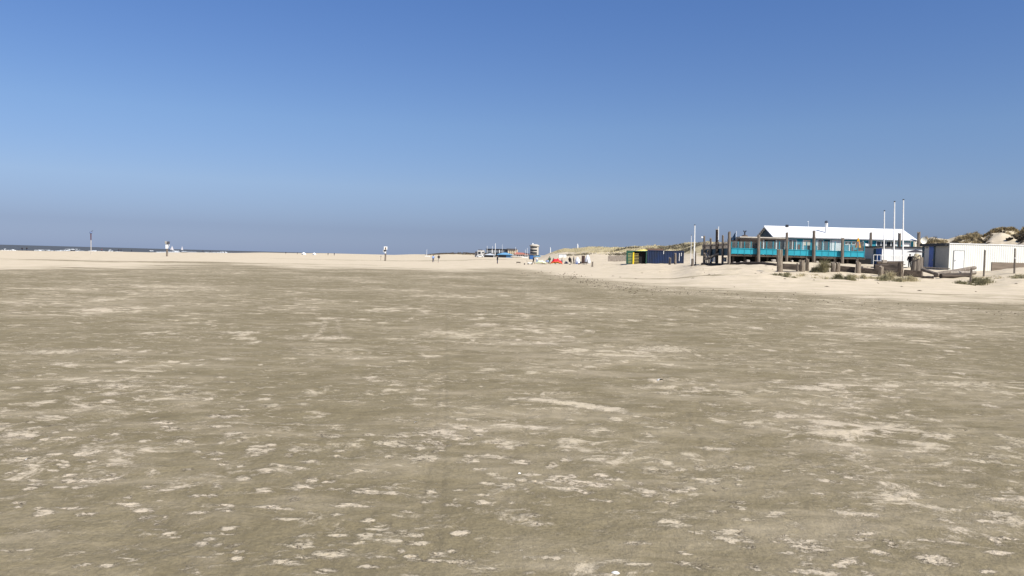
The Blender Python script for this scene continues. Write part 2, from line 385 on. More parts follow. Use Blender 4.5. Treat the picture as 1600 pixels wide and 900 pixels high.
def stroke(pts, wd, s_, hgt=0.0, drk=0.0, brk=.5):
    global pn, rn, dn
    P = [flat(*p) for p in pts]; d = seg_dist(nX, nY, P)
    k = np.exp(-(d / wd) ** 2) * np.clip(1 - brk + brk * 2 * (nmid * .5 + nfine * .5), 0, 1)
    pn[:] = np.maximum(pn, k * s_); rn[:] += k * hgt; dn[:] = np.maximum(dn, k * drk)
stroke([(841, 625), (890, 630), (955, 640)], .17, 1.35, .004, brk=.35); stroke([(955, 640), (1000, 652), (1050, 660)], .10, .7, .002, brk=.9); stroke([(1050, 660), (1110, 666)], .10, .55, brk=.9)
stroke([(1060, 660), (1200, 700), (1340, 750)], .06, .55)
stroke([(450, 584), (700, 589), (1000, 603), (1300, 640)], .09, .38, brk=.3)
stroke([(700, 520), (900, 545), (1120, 560), (1600, 585)], .30, .5)
stroke([(503, 497), (535, 497)], .13, .8, brk=.9); stroke([(509, 500), (503, 516), (488, 531)], .11, .75, brk=.9); stroke([(526, 500), (530, 516), (541, 530)], .10, .55, brk=.9)
stroke([(470, 528), (560, 530)], .15, .5)
stroke([(0, 552), (60, 550), (128, 545)], .22, .6); stroke([(128, 545), (230, 560)], .2, .35)
stroke([(860, 470), (1000, 478), (1200, 480), (1500, 500)], .5, .55); stroke([(1130, 470), (1350, 482), (1600, 493)], .6, .6)
stroke([(520, 470), (700, 478), (860, 500)], .35, .35)
stroke([(697, 470), (697, 600), (695, 700), (690, 800), (676, 900)], .025, .0, -.003, .12, 1.0)
stroke([(700, 470), (693, 560), (675, 700), (640, 900)], .025, .0, -.003, .10, 1.0)
stroke([(1180, 900), (1120, 760), (1070, 640)], .03, 0, -.003, .08, .7)
# damp strip that runs between pale sand and the foot of the berm
d_ = seg_dist(GX, GY, [flat(1000, 449), flat(1200, 459), flat(1400, 469), flat(1640, 482)])
patch[near] = pn; rel[near] = rn; dark[near] = dn
band = np.exp(-(seg_dist(GX, GY, [flat(820, 428), flat(930, 437), flat(1060, 456), flat(1200, 467), flat(1400, 478), flat(1640, 492)]) / 2.6) ** 2) * (GY > 10)
patch = np.maximum(patch, band * np.clip(fbm(GX, GY * 2, .6, 4) * 1.9 - .45, 0, .75))
micro = (fbm(GX, GY, 9.0, 3) - .5) * .010 + (fbm(GX + 3, GY, 1.3, 3) - .5) * .035 + (fbm(GX, GY + 5, 4.0, 2) - .5) * .012
Z = Z + np.where(RD < 60, rel + micro, 0) + np.where(RD < 60, patch * .002, 0)
veg = sstep(3.3, 5.2, Z + (fbm(GX, GY, .12, 3) - .5) * 3.0) * (GY > 60)
# wind-blown bare hollow in the right hand dune
hx, hy = (1559 - 800) / FPX * 131, 129
veg = np.where((GY < 200) & (GX > 60), veg * .42, veg)
veg = veg * (1 - np.exp(-(((GX - GY * (759 / FPX)) / 3.1) ** 2 + ((GY - hy) / 14) ** 2) ** 2))
wet = sstep(-.25, -1.0, Z)
co = np.stack([GX, GY, Z], -1).reshape(-1, 3)
idx = np.arange(NR * NT).reshape(NR, NT)
A = idx[:-1, :]; B = np.roll(idx, -1, 1)[:-1, :]; D = idx[1:, :]; E = np.roll(idx, -1, 1)[1:, :]
quads = np.stack([A, D, E, B], -1).reshape(-1, 4)[:, ::-1]
me = bpy.data.meshes.new('sand_ground')
me.vertices.add(len(co)); me.vertices.foreach_set('co', co.astype(np.float32).ravel())
me.loops.add(quads.size); me.loops.foreach_set('vertex_index', quads.astype(np.int32).ravel())
me.polygons.add(len(quads)); me.polygons.foreach_set('loop_start', np.arange(0, quads.size, 4, dtype=np.int32))
me.polygons.foreach_set('loop_total', np.full(len(quads), 4, np.int32))
me.update(calc_edges=True)
me.polygons.foreach_set('use_smooth', np.ones(len(quads), bool))
for nm, arr in (('dry', dry), ('patch', patch), ('pits', dark), ('veg', veg), ('wet', wet)):
    at_ = me.attributes.new(nm, 'FLOAT', 'POINT'); at_.data.foreach_set('value', arr.astype(np.float32).ravel())
if True:
    # make sure the sheet faces up
    if me.polygons[len(me.polygons) // 2].normal.z < 0: me.flip_normals()
ground = bpy.data.objects.new('beach_sand', me); C.objects.link(ground)
ground['kind'] = 'structure'; ground['label'] = 'wide flat damp sand beach with pale dry patches rising to a berm'

def sandmat():
    m = bpy.data.materials.new('sand'); m.use_nodes = True; n = m.node_tree.nodes; l = m.node_tree.links
    b = n['Principled BSDF']; b.inputs['Roughness'].default_value = .95; b.inputs['Specular IOR Level'].default_value = .15
    tc = n.new('ShaderNodeTexCoord')
    def noise(s, d=5, r=.6, st=(1, 1, 1), dist=0.0, rot=0.0):
        mp = n.new('ShaderNodeMapping'); mp.inputs['Scale'].default_value = st; mp.inputs['Rotation'].default_value = (0, 0, rot)
        l.new(tc.outputs['Object'], mp.inputs[0])
        q = n.new('ShaderNodeTexNoise'); q.inputs['Scale'].default_value = s; q.inputs['Detail'].default_value = d; q.inputs['Roughness'].default_value = r
        q.inputs['Distortion'].default_value = dist
        l.new(mp.outputs[0], q.inputs['Vector']); return q.outputs['Fac']
    def mth(op, a_, b_=None, c_=None, clamp=False):
        q = n.new('ShaderNodeMath'); q.operation = op; q.use_clamp = clamp
        for i, v in enumerate((a_, b_, c_)):
            if v is None: continue
            if isinstance(v, (int, float)): q.inputs[i].default_value = v
            else: l.new(v, q.inputs[i])
        return q.outputs[0]
    def rng(v, a_, b_, t0=0.0, t1=1.0):
        q = n.new('ShaderNodeMapRange'); q.interpolation_type = 'SMOOTHSTEP'
        l.new(v, q.inputs[0]); q.inputs[1].default_value = a_; q.inputs[2].default_value = b_; q.inputs[3].default_value = t0; q.inputs[4].default_value = t1
        return q.outputs[0]
    def mix(f, c0, c1):
        q = n.new('ShaderNodeMix'); q.data_type = 'RGBA'
        if isinstance(f, (int, float)): q.inputs[0].default_value = f
        else: l.new(f, q.inputs[0])
        for i, c in ((6, c0), (7, c1)):
            if isinstance(c, tuple): q.inputs[i].default_value = (*c, 1)
            else: l.new(c, q.inputs[i])
        return q.outputs[2]
    def att(nm):
        q = n.new('ShaderNodeAttribute'); q.attribute_name = nm; return q.outputs['Fac']
    damp = mix(rng(noise(.22, 4, .55), .35, .65), (.179, .147, .083), (.208, .173, .102))
    damp = mix(rng(noise(2.3, 6, .7), .35, .68), damp, (.241, .201, .120))
    damp = mix(rng(noise(38, 3, .7), .30, .7, 0, .5), damp, (.108, .090, .054))
    dryc = mix(rng(noise(.5, 5, .6), .35, .65), (.49, .418, .298), (.56, .475, .355))
    dryc = mix(rng(noise(22, 4, .7), .35, .75, 0, .35), dryc, (.41, .350, .235))
    # pale wind-laid flecks
    big = noise(.11, 3, .5)
    clus = mth('SUBTRACT', noise(.42, 4, .6, (1, 1, 1), .3), .5)
    grit = mth('MULTIPLY', mth('SUBTRACT', noise(45, 4, .8), .5), .22)
    fl = mth('ADD', mth('ADD', noise(2.2, 12, .76, (1.0, 1.1, 1), .5, .25), grit), mth('ADD', mth('MULTIPLY', clus, .55), mth('MULTIPLY', mth('SUBTRACT', big, .5), .35)))
    f1 = rng(fl, .53, .65, 0, .85)
    fl2 = mth('ADD', mth('ADD', noise(.8, 13, .74, (1.0, 1.4, 1), .4, -.45), grit), mth('MULTIPLY', mth('SUBTRACT', noise(.05, 2), .5), .4))
    f2 = rng(fl2, .53, .68, 0, .48)
    pt = mth('ADD', att('patch'), mth('MULTIPLY', mth('SUBTRACT', noise(11, 10, .85, (.8, 1.3, 1), .4), .5), 5.0))
    f3 = rng(mth('MULTIPLY', pt, rng(att('patch'), .04, .16)), .50, .95, 0, .95)
    soft = rng(mth('ADD', noise(1.1, 9, .72, (.6, 1.5, 1), .4, .1), mth('MULTIPLY', mth('SUBTRACT', big, .5), .5)), .42, .75, 0, .42)
    f5 = mth('MULTIPLY', rng(mth('ADD', noise(6.5, 9, .78, (.8, 1.2, 1), .5), grit), .53, .63), rng(noise(.9, 5, .65, (1, 1, 1), .3), .42, .58, 0, .9))
    f4 = rng(mth('ADD', att('dry'), mth('MULTIPLY', mth('SUBTRACT', noise(.22, 9, .76, (.5, 1.6, 1)), .5), 2.6)), .34, .84)
    f = mth('MAXIMUM', mth('MAXIMUM', mth('MAXIMUM', f1, f2), mth('MAXIMUM', f3, f4)), mth('MAXIMUM', soft, f5))
    col = mix(f, damp, dryc)
    pitc = mth('MULTIPLY', rng(noise(38, 3, .8), .565, .62), mth('MULTIPLY', rng(mth('MAXIMUM', att('patch'), mth('MULTIPLY', f5, .7)), .3, .8), rng(noise(3.2, 2), .45, .6)))
    col = mix(mth('MULTIPLY', mth('MAXIMUM', pitc, att('pits')), .85), col, (.07, .057, .042))
    # grass-covered dune soil
    vcol = mix(rng(noise(.6, 6, .7), .4, .62), (.44, .375, .22), (.25, .205, .125))
    col = mix(rng(mth('ADD', att('veg'), mth('MULTIPLY', mth('SUBTRACT', noise(.25, 5, .7), .5), 1.2)), .35, .6), col, vcol)
    col = mix(mth('MULTIPLY', att('wet'), .75), col, (.20, .175, .14))
    l.new(col, b.inputs['Base Color'])
    h = mth('ADD', mth('MULTIPLY', noise(60, 4, .7), .35), mth('ADD', noise(9, 6, .7), mth('MULTIPLY', noise(1.6, 4, .6), 2.0)))
    h = mth('ADD', h, mth('MULTIPLY', f, .2))
    bp = n.new('ShaderNodeBump'); bp.inputs['Strength'].default_value = 1.0; bp.inputs['Distance'].default_value = .02
    l.new(h, bp.inputs['Height']); l.new(bp.outputs[0], b.inputs['Normal'])
    return m
me.materials.append(sandmat())

# ------------------------------------------------------------------ the sea and its surf
SEA = -1.2
mb = MB(); mb.add([(-30000, -200, SEA), (30000, -200, SEA), (30000, 45000, SEA), (-30000, 45000, SEA)], [(0, 1, 2, 3)])
def seamat():
    m = bpy.data.materials.new('sea_water'); m.use_nodes = True; n = m.node_tree.nodes; l = m.node_tree.links
    b = n['Principled BSDF']; b.inputs['Roughness'].default_value = .55; b.inputs['Specular IOR Level'].default_value = .12
    tc = n.new('ShaderNodeTexCoord'); mp = n.new('ShaderNodeMapping'); mp.inputs['Scale'].default_value = (.5, 1.0, 1)
    l.new(tc.outputs['Object'], mp.inputs[0])
    q = n.new('ShaderNodeTexNoise'); q.inputs['Scale'].default_value = .035; q.inputs['Detail'].default_value = 8; q.inputs['Roughness'].default_value = .65
    l.new(mp.outputs[0], q.inputs['Vector'])
    r = n.new('ShaderNodeValToRGB'); e = r.color_ramp.elements
    e[0].position = .3; e[0].color = (.05, .055, .058, 1); e[1].position = .58; e[1].color = (.085, .088, .085, 1)
    k = e.new(.70); k.color = (.11, .115, .11, 1); k = e.new(.73); k.color = (.4, .4, .39, 1)
    l.new(q.outputs['Fac'], r.inputs[0]); l.new(r.outputs[0], b.inputs['Base Color'])
    bp = n.new('ShaderNodeBump'); bp.inputs['Distance'].default_value = 1.2; l.new(q.outputs['Fac'], bp.inputs['Height']); l.new(bp.outputs[0], b.inputs['Normal'])
    return m
sea = mb.build('sea', seamat()); sea['kind'] = 'structure'; sea['label'] = 'dark grey sea along the left horizon'
foam_m = mat('sea_foam', (.82, .84, .84), .8, (.6, .63, .64), .2)
mb = MB()
def shore_x(u):   # depth where the sheet meets the sea along bearing u
    ys = np.geomspace(150, 5000, 900); z = height(u * ys, ys, False); k = np.argmax(z < SEA); return ys[k]
for band_k, (off, hh, keep) in enumerate(((1.00, .10, .8), (1.07, .30, .42), (1.16, .45, .3), (1.3, .5, .2), (1.6, .6, .14))):
    us = np.linspace(-.66, -.36, 420); prev = None
    for i, u in enumerate(us):
        on = vnoise(np.array([i * .07 + band_k * 31.0]), np.array([band_k * 9.0 + .3]))[0] < keep * .75 + .1
        Y = shore_x(u) * off * (1 + .004 * math.sin(i * .4 + band_k)); x = u * Y
        wdt = Y * .006; hz = hh * random.uniform(.6, 1.0)
        cur = [(x, Y, SEA + .01), (x, Y + wdt * .5, SEA + hz), (x, Y + wdt, SEA + .01)] if on else None
        if cur and prev: mb.add(prev + cur, [(0, 3, 4, 1), (1, 4, 5, 2)])
        prev = cur
o = mb.build('surf_foam', foam_m); tag(o, 'broken white lines of surf along the left waterline', 'surf', kind='stuff')

# ------------------------------------------------------------------ grass
def blades(cx, cy, rx, ry, n, lmin, lmax, wd, lean=(0.25, 0.0), spread=.5, fn=None):
    vs = []; fs = []
    for _ in range(n):
        a_ = random.uniform(0, 6.283); r_ = math.sqrt(random.random()) if not fn else min(abs(random.gauss(0, .55)), 1.5)
        x = cx + rx * r_ * math.cos(a_); y = cy + ry * r_ * math.sin(a_); z = gz0(x, y) - .03
        L = random.uniform(lmin, lmax) * (1.1 - .5 * r_)
        dx = random.gauss(lean[0], spread) * L; dy = random.gauss(lean[1], spread) * L
        h1 = L * .6; h2 = math.sqrt(max(L * L - .55 * (dx * dx + dy * dy), (L * .35) ** 2))
        t = random.uniform(0, 3.14); wx = math.cos(t) * wd / 2; wy = math.sin(t) * wd / 2; k = len(vs)
        vs += [(x - wx, y - wy, z), (x + wx, y + wy, z), (x + dx * .35 + wx * .8, y + dy * .35 + wy * .8, z + h1), (x + dx * .35 - wx * .8, y + dy * .35 - wy * .8, z + h1), (x + dx, y + dy, z + h2)]
        fs += [(k, k + 1, k + 2, k + 3), (k + 3, k + 2, k + 4)]
    return vs, fs
_zc = {}
def gz0(x, y):
    k = (round(x * 2), round(y * 2))
    if k not in _zc: _zc[k] = gz(k[0] / 2, k[1] / 2)
    return _zc[k]
g_olive = mat('marram_olive', (.30, .27, .15), .8, (.15, .135, .075), 1.2)
g_tan = mat('marram_tan', (.40, .315, .17), .8, (.20, .16, .09), .9)
g_dark = mat('shrub_dark', (.11, .085, .055), .85, (.045, .038, .028), .8)
g_pale = mat('marram_pale', (.52, .45, .28), .8, (.36, .31, .18), 1.3)
g_straw = mat('marram_straw', (.54, .47, .27), .85, (.42, .36, .20), .15)
def clump(px, Y, wpx, hm, n, m, label, lean=(.25, 0), ry=None, wd=.028):
    p = G(px, Y); rx = wpx * 1.3 / FPX * Y / 2; n = int(n * 1.5); hm *= 1.15; vs = []; fs = []
    k = max(2, int(wpx / 6))
    for i in range(k):
        ox = rx * ((i + .5) / k * 1.8 - .9 + random.uniform(-.1, .1)); oy = (ry or rx * 2.3) * random.uniform(-.8, .8); hh_ = hm * random.uniform(.45, 1.1) * (1.1 - .45 * abs(ox / rx))
        v2, f2 = blades(p.x + ox, p.y + oy, rx * .42 + .12, rx * .42 + .12, int(n / k * 1.5), hh_ * .35, hh_, wd, lean, .55, fn=True)
        q = len(vs); vs += v2; fs += [tuple(a + q for a in f) for f in f2]
    b_ = MB(); b_.add(vs, fs); o = b_.build('grass_clump', m, at=p)
    if any(q in label for q in ('sparse', 'scattered', 'thin straw')): return tag(o, label, 'grass', kind='stuff')
    return tag(o, label, 'grass clump', 'marram grass clumps in front of the log barrier')
clump(1216, 69, 22, .42, 260, g_olive, 'low flat grass tuft on the sand at the foot of the tall lone log')
clump(1234, 66, 15, .45, 220, g_olive, 'small olive grass tuft just right of and below the flat tuft', (-.3, 0))
clump(1266, 67.5, 44, .32, 260, g_pale, 'sparse dry grass sprigs scattered on the mound below the post cluster')
clump(1281, 73.5, 20, 1.35, 620, g_olive, 'tallest bushy green grass clump, leaning on the stub left of the leaning stakes', (.25, 0), .6)
clump(1322, 64, 26, .75, 620, g_olive, 'dense green grass mound in front of the stub log, right of the sand hollow', (-.2, 0))
clump(1346, 67, 24, .60, 360, g_pale, 'thin straw-coloured grass between the dense mound and the square block')
clump(1384, 65.5, 30, .65, 520, g_olive, 'grey-green grass below the short pale post of the barrier')
clump(1408, 66, 34, .75, 620, g_pale, 'tall pale straw grass fanning out below the thick end log')
clump(1530, 64.5, 30, .75, 700, g_olive, 'dark grass tuft around the foot of the short leaning stake')
clump(1512, 62.5, 20, .5, 320, g_olive, 'low dark grass spilling left of the short leaning stake', (-.4, 0))
clump(1552, 69, 36, .35, 260, g_pale, 'sparse dry grass on the sand slope between the two tall stakes')
clump(1586, 68, 32, .35, 260, g_olive, 'scattered thin grass on the mound at the right edge')

def tufts(name, label, m, cells, lmin, lmax, wd, per, rad_=.7):
    b_ = MB()
    for (x, y) in cells:
        vs, fs = blades(x, y, rad_ * random.uniform(.6, 1.3), rad_ * random.uniform(.6, 1.3), per, lmin, lmax, wd, (.2, 0), .45); b_.add(vs, fs)
    o = b_.build(name, m); return tag(o, label, 'dune vegetation', kind='stuff')
def scatter(px0, px1, Y0, Y1, n, zmin, test=None):
    out = []
    for _ in range(n * 6):
        if len(out) >= n: break
        px = random.uniform(px0, px1); Y = random.uniform(Y0, Y1); x = (px - 800) / FPX * Y
        if gz0(x, Y) < zmin: continue
        if test and not test(px, Y, x): continue
        out.append((x, Y))
    return out
hollow = lambda px, Y, x: ((px - 1559) / 26.) ** 2 + ((Y - hy) / 14) ** 2 > 1
n1 = lambda px, Y, x: vnoise(np.array([x * .22]), np.array([Y * .22]))[0] > .45 and hollow(px, Y, x)
n2 = lambda px, Y, x: vnoise(np.array([x * .3 + 50]), np.array([Y * .3]))[0] > .55 and hollow(px, Y, x)
def mounds(name, label, m, lst, extra=(), dens=1.0):
    b_ = MB()
    for (px, Y, rpx, asp) in lst:
        R_ = rpx / FPX * Y; cx = (px - 800) / FPX * Y; vs = []; fs = []
        for _ in range(int(900 * dens)):
            a_ = random.uniform(0, 6.283); r_ = math.sqrt(random.random()) * (1 + .2 * math.sin(3 * a_ + px)); x = cx + R_ * r_ * math.cos(a_); y = Y + R_ * r_ * math.sin(a_)
            z = gz0(x, y) - .05; H_ = max(R_ * asp * math.sqrt(max(1 - r_ * r_ * .8, .05)), .3) * random.uniform(.55, 1.12); dx = (math.cos(a_) * r_ * .35 + random.gauss(.08, .15)) * H_; dy = (math.sin(a_) * r_ * .35 + random.gauss(0, .15)) * H_
            t = random.uniform(0, 3.14); wx = math.cos(t) * .05; wy = math.sin(t) * .05; k = len(vs)
            vs += [(x - wx, y - wy, z), (x + wx, y + wy, z), (x + dx * .4 + wx, y + dy * .4 + wy, z + H_ * .65), (x + dx * .4 - wx, y + dy * .4 - wy, z + H_ * .65), (x + dx, y + dy, z + H_)]
            fs += [(k, k + 1, k + 2, k + 3), (k + 3, k + 2, k + 4)]
        b_.add(vs, fs)
    for (x, y) in extra:
        vs, fs = blades(x, y, .5, .5, 40, .4, .9, .07, (.2, 0), .45); b_.add(vs, fs)
    o = b_.build(name, m); return tag(o, label, 'dune vegetation', kind='stuff')
mounds('dune_grass', 'tan marram grass hummocks on the high dunes behind the white shed', g_tan,
       [(1496, 144, 9, .8), (1507, 143, 10, .7), (1518, 145, 11, .7), (1538, 147, 6, .9), (1550, 147, 8, .85), (1562, 148, 8, .8), (1574, 147, 8, .75), (1600, 144, 11, .8), (1612, 142, 12, .7), (1482, 141, 8, .5), (1463, 143, 11, .5), (1449, 143, 9, .5), (1440, 144, 8, .5), (1472, 140, 9, .5), (1525, 136, 7, .6), (1640, 145, 16, .6), (1500, 132, 7, .6)],
       scatter(1430, 1680, 118, 150, 170, 3.0, n1))
mounds('dune_shrub', 'dark brown shrubs on the flanks of the right hand dunes', g_dark,
       [(1530, 143, 6, .9), (1488, 136, 7, .7), (1473, 143, 8, .5), (1456, 144, 8, .45), (1513, 134, 7, .6), (1590, 139, 7, .9), (1597, 131, 9, .8), (1585, 125, 6, .9), (1578, 119, 5, 1.0), (1541, 129, 4, .8), (1606, 121, 8, .7), (1620, 132, 10, .7), (1494, 124, 5, .6), (1550, 126, 4, .7), (1573, 133, 4, .7), (1541, 137, 5, .7)],
       scatter(1430, 1680, 116, 150, 110, 2.8, n2))
tufts('far_dune_grass', 'yellowish grass on the crests of the long low dunes beyond the containers', g_straw, scatter(855, 1190, 255, 345, 520, 3.8), .3, .65, .16, 14, 2.0)
tufts('far_dune_shrub', 'grey-green scrub in a line along the foot of the long dunes', mat('scrub_grey', (.17, .15, .10), .85, (.08, .07, .05), .4), scatter(880, 1100, 232, 292, 300, 2.4, lambda px, Y, x: vnoise(np.array([x * .1 + 20]), np.array([Y * .1]))[0] > .5), .6, 1.2, .16, 16, 2.0)
tufts('distant_scrub', 'thin dark scrub on the distant low dunes left of the village', g_dark, scatter(640, 760, 820, 930, 220, 2.5), .9, 1.8, .5, 9, 3.0)

# ------------------------------------------------------------------ debris
mb = MB(); line = [(800, 424), (880, 431), (935, 443), (1000, 452), (1100, 457), (1200, 464), (1400, 476), (1620, 493)]
for _ in range(360):
    k = random.choices(range(len(line) - 1), (2, 6, 5, 3, 2, 3, 3))[0]; t = random.random()
    px = line[k][0] * (1 - t) + line[k + 1][0] * t; py = line[k][1] * (1 - t) + line[k + 1][1] * t + random.gauss(0, 4)
    x, y = flat(px, py)
    z = gz(x, y); s_ = random.uniform(.03, .10) * (y / 60); a_ = random.uniform(0, 3.14)
    c_, d2 = math.cos(a_) * s_, math.sin(a_) * s_; h_ = s_ * .35
    mb.add([(x - c_, y - d2, z), (x + d2 * .4, y - c_ * .4, z), (x + c_, y + d2, z), (x - d2 * .4, y + c_ * .4, z), (x, y, z + h_ + .02)], [(0, 1, 4), (1, 2, 4), (2, 3, 4), (3, 0, 4)])
o = mb.build('seaweed_debris', mat('dry_seaweed', (.10, .075, .05), .9)); tag(o, 'line of small dark dry seaweed bits along the tide mark', 'seaweed', kind='stuff')
mb = MB()
for _ in range(34):
    px = random.uniform(1060, 1230) if random.random() < .6 else random.uniform(950, 1600); Y = random.uniform(62, 95) if px < 1230 else random.uniform(50, 62)
    p = G(px, Y); s_ = random.uniform(.06, .2)
    mb.add([(p.x - s_, p.y, p.z), (p.x, p.y - s_, p.z), (p.x + s_, p.y, p.z), (p.x, p.y + s_, p.z), (p.x, p.y, p.z + .05)], [(0, 1, 4), (1, 2, 4), (2, 3, 4), (3, 0, 4)])
o = mb.build('driftwood_chips', MATS['dry_seaweed']); tag(o, 'scattered dark chips on the pale sand slope of the berm', 'driftwood', kind='stuff')
SH = [(1030, 594, .05), (962, 897, .022), (42, 718, .016), (650, 660, .02), (812, 740, .016), (724, 733, .016), (1283, 741, .016), (640, 803, .014), (930, 875, .012), (268, 664, .02), (505, 640, .02), (1185, 757, .012), (150, 700, .014), (1500, 655, .02), (1368, 706, .014), (548, 706, .014), (330, 760, .012), (905, 655, .018), (1090, 870, .01), (760, 860, .01)]
def shell(px, py, s_, label, group=None):
    x, y = flat(px, py); z = gz(x, y) + .002; b_ = MB(); vs = []; fs = []; n = 9
    for j in range(4):
        for i in range(n):
            a_ = math.pi * (-.1 + 1.2 * i / (n - 1)); r_ = s_ * (j / 3) * (1 + .05 * math.cos(i * 6)); vs.append((x + r_ * math.cos(a_), y + r_ * math.sin(a_) - s_ * .4, z + s_ * .45 * (1 - (j / 3) ** 2)))
    for j in range(3):
        for i in range(n - 1): fs.append((j * n + i, j * n + i + 1, (j + 1) * n + i + 1, (j + 1) * n + i))
    b_.add(vs, fs); o = b_.build('shell', shellm, at=(x, y, z)); o.rotation_euler[2] = random.uniform(0, 6.28)
    tag(o, label, 'shell', group)
SH = SH[:5]
for i, (px, py, s_) in enumerate(SH):
    if i == 0: shell(px, py, s_, 'largest bleached white shell, alone on the damp sand right of centre')
    elif i == 1: shell(px, py, s_, 'white shell at the bottom edge of the picture, right of centre')
    else: shell(px, py, s_, 'tiny white shell fragment lying on the damp sand', 'tiny shell fragments on the beach')

# ------------------------------------------------------------------ timber
def post(name, px, pyt, Y, wpx, label, cat='wooden post', m=wood, lean=0.0, group=None, square=False, sink=.4, top=None):
    g = G(px, Y, sink); t = W(px + lean, pyt, Y + (random.uniform(-.3, .1) if Y < 80 else 0)); r = wpx / FPX * Y / 2
    b_ = MB(); n = 10; vs = []; fs = []; segs = 5; ph = random.uniform(0, 6)
    for k in range(segs + 1):
        f = k / segs; c_ = Vector(g).lerp(Vector(t), f)
        for i in range(n):
            a_ = 2 * math.pi * i / n; rr_ = r * (1.06 - .1 * f) * (1 + .07 * math.sin(3 * a_ + ph) + random.uniform(-.03, .03))
            if square: rr_ = r / max(abs(math.cos(a_)), abs(math.sin(a_))) * .95
            zz = c_.z + (random.uniform(-.9, .9) * r * .8 if k == segs else 0)
            vs.append((c_.x + rr_ * math.cos(a_), c_.y + rr_ * math.sin(a_), zz))
    for k in range(segs):
        for i in range(n): fs.append((k * n + i, k * n + (i + 1) % n, (k + 1) * n + (i + 1) % n, (k + 1) * n + i))
    vs.append((t.x, t.y, t.z + r * .15)); q = len(vs) - 1
    for i in range(n): fs.append((segs * n + i, segs * n + (i + 1) % n, q))
    b_.add(vs, fs); o = b_.build(name, m, at=Vector((g.x, g.y, g.z + sink)))
    return tag(o, label, cat, group)
GP = 'tall timber piles along the terrace'
for a_ in [(1139, 363, 91.4, 4.6, 'thick terrace pile at the left front corner of the turquoise fence'),
           (1185, 367, 91.5, 4.8, 'terrace pile directly below the dark gable end'),
           (1229, 364, 91.5, 4.2, 'terrace pile between the veranda and the brown window'),
           (1271.5, 361, 91.5, 4.8, 'tallest terrace pile with pale rounded top, in front of the white blind'),
           (1316, 372, 91.5, 4.4, 'terrace pile at the right end of the big white panel'),
           (1129, 368, 94.6, 3.4, 'side pile just behind the left front corner of the fence'),
           (1110, 372, 100.2, 3.4, 'shorter side pile between the gangway and the capped pile'),
           (1100, 369, 103.5, 3.2, 'far left side pile carrying a small floodlight'),
           (1154, 374, 99.0, 3.2, 'stumpy pile behind the glass near the navy flag'),
           (1360, 363.5, 97.4, 4.2, 'pile rising behind the small dark-roofed shed, right of the orange parasol'),
           (1405, 365, 98.6, 4.8, 'dark green-grey pile in front of the white roof near the flagpoles'),
           (1435, 363, 99.4, 5.0, 'pile at the right gable end of the pavilion roof')]:
    post('timber_pile', *a_, 'timber pile', lean=.6, group=GP)
# capped pile with white mast
root = thing('timber_pile', G(1120, 97), 'dark side pile with a white cap and a slim white mast on it', 'timber pile', GP)
g = G(1120, 97); t = W(1120.5, 359, 97)
MB().tube(g - Vector((0, 0, .4)), t, .19, .17, 10, .06).build('pile_shaft', wood_dark, root)
MB().tube(t, t + Vector((0, 0, .12)), .2, .2, 10).build('cap', white_paint, root)
q = W(1122.6, 375, 96.7); MB().tube(q, W(1122.8, 354, 96.7), .05, .04, 8).build('mast', white_paint, root)

wood_brown = mat('brown_split_wood', (.23, .185, .14), .9, (.07, .055, .042), 3.5, (4, 4, .5), .05, contrast=(.42, .6))
wood_pale = mat('pale_split_wood', (.30, .255, .20), .9, (.14, .11, .08), 3.0, (5, 5, .4), .05, contrast=(.40, .6))
GL = 'stubs and logs of the driftwood barrier'
for a_ in [(1219, 391, 75, 8.0, 'tall lone upright log at the left end of the barrier'),
           (1245.5, 412, 74, 3.6, 'thin short stub left of the square block post'),
           (1253, 408, 74.2, 8.5, 'thick flat-topped stub with pale splinters on top'),
           (1261.3, 405, 74.6, 5.0, 'narrow pointed stub right of the thick flat-topped stub'),
           (1289, 412, 74, 7.5, 'stub at the right of the tall green grass clump'),
           (1302.5, 410.5, 73.0, 6.5, 'dark split stub leaning left in the pair of stubs'),
           (1308.5, 411, 73.2, 6.0, 'paler stub of the leaning pair'),
           (1304.5, 405, 74.5, 2.2, 'thin stake rising behind the leaning pair of stubs'),
           (1341, 410, 73.2, 8.0, 'broad stub above the dense green grass mound'),
           (1338, 405, 74.3, 3.0, 'thin stake behind the broad stub'),
           (1376, 416.5, 71.6, 7.5, 'short pale post in front of the stacked beams'),
           (1408, 413, 71.6, 8.5, 'thick square-cut post at the right of the stacked beams')]:
    k_ = len(bpy.data.objects); post('log_stub', *a_, 'log stub', group=GL, lean=random.uniform(-1.2, 1.6), sink=.7, m=(wood_brown, wood_pale, wood, wood_pale)[k_ % 4], square=(k_ % 3 == 0))
# big stump with pale netting
root = thing('tree_stump', G(1432, 74), 'massive gnarled stump draped with pale netting, before the parasol', 'stump', GL)
g = G(1432, 74)
b_ = MB()
for dx, r_, py in ((-.30, .26, 400), (.06, .34, 398.5), (.36, .26, 402), (.0, .34, 403)):
    b_.tube((g.x + dx, g.y + random.uniform(-.1, .1), g.z - .5), (g.x + dx * .85, g.y, W(1432, py, 74).z), r_, r_ * .85, 12, .07)
b_.build('trunk', wood, root)
b_ = MB(); t = W(1434, 398, 73.7); vs = []; fs = []
for j in range(6):
    for i in range(9):
        a_ = (i / 8 - .5) * 2.6; dz = -j * .085 - .1 * abs(i - 4) * random.random() * (j > 4)
        vs.append((t.x + .42 * math.sin(a_) * (.55 + .05 * j) + random.uniform(-.02, .02), 73.9 - (.40 + .01 * j) * math.cos(a_) * (.35 + .08 * j if j < 8 else 1), t.z + .10 + dz))
for j in range(5):
    for i in range(8):
        if random.random() > .4 * (j > 1): fs.append((j * 9 + i, j * 9 + i + 1, (j + 1) * 9 + i + 1, (j + 1) * 9 + i))
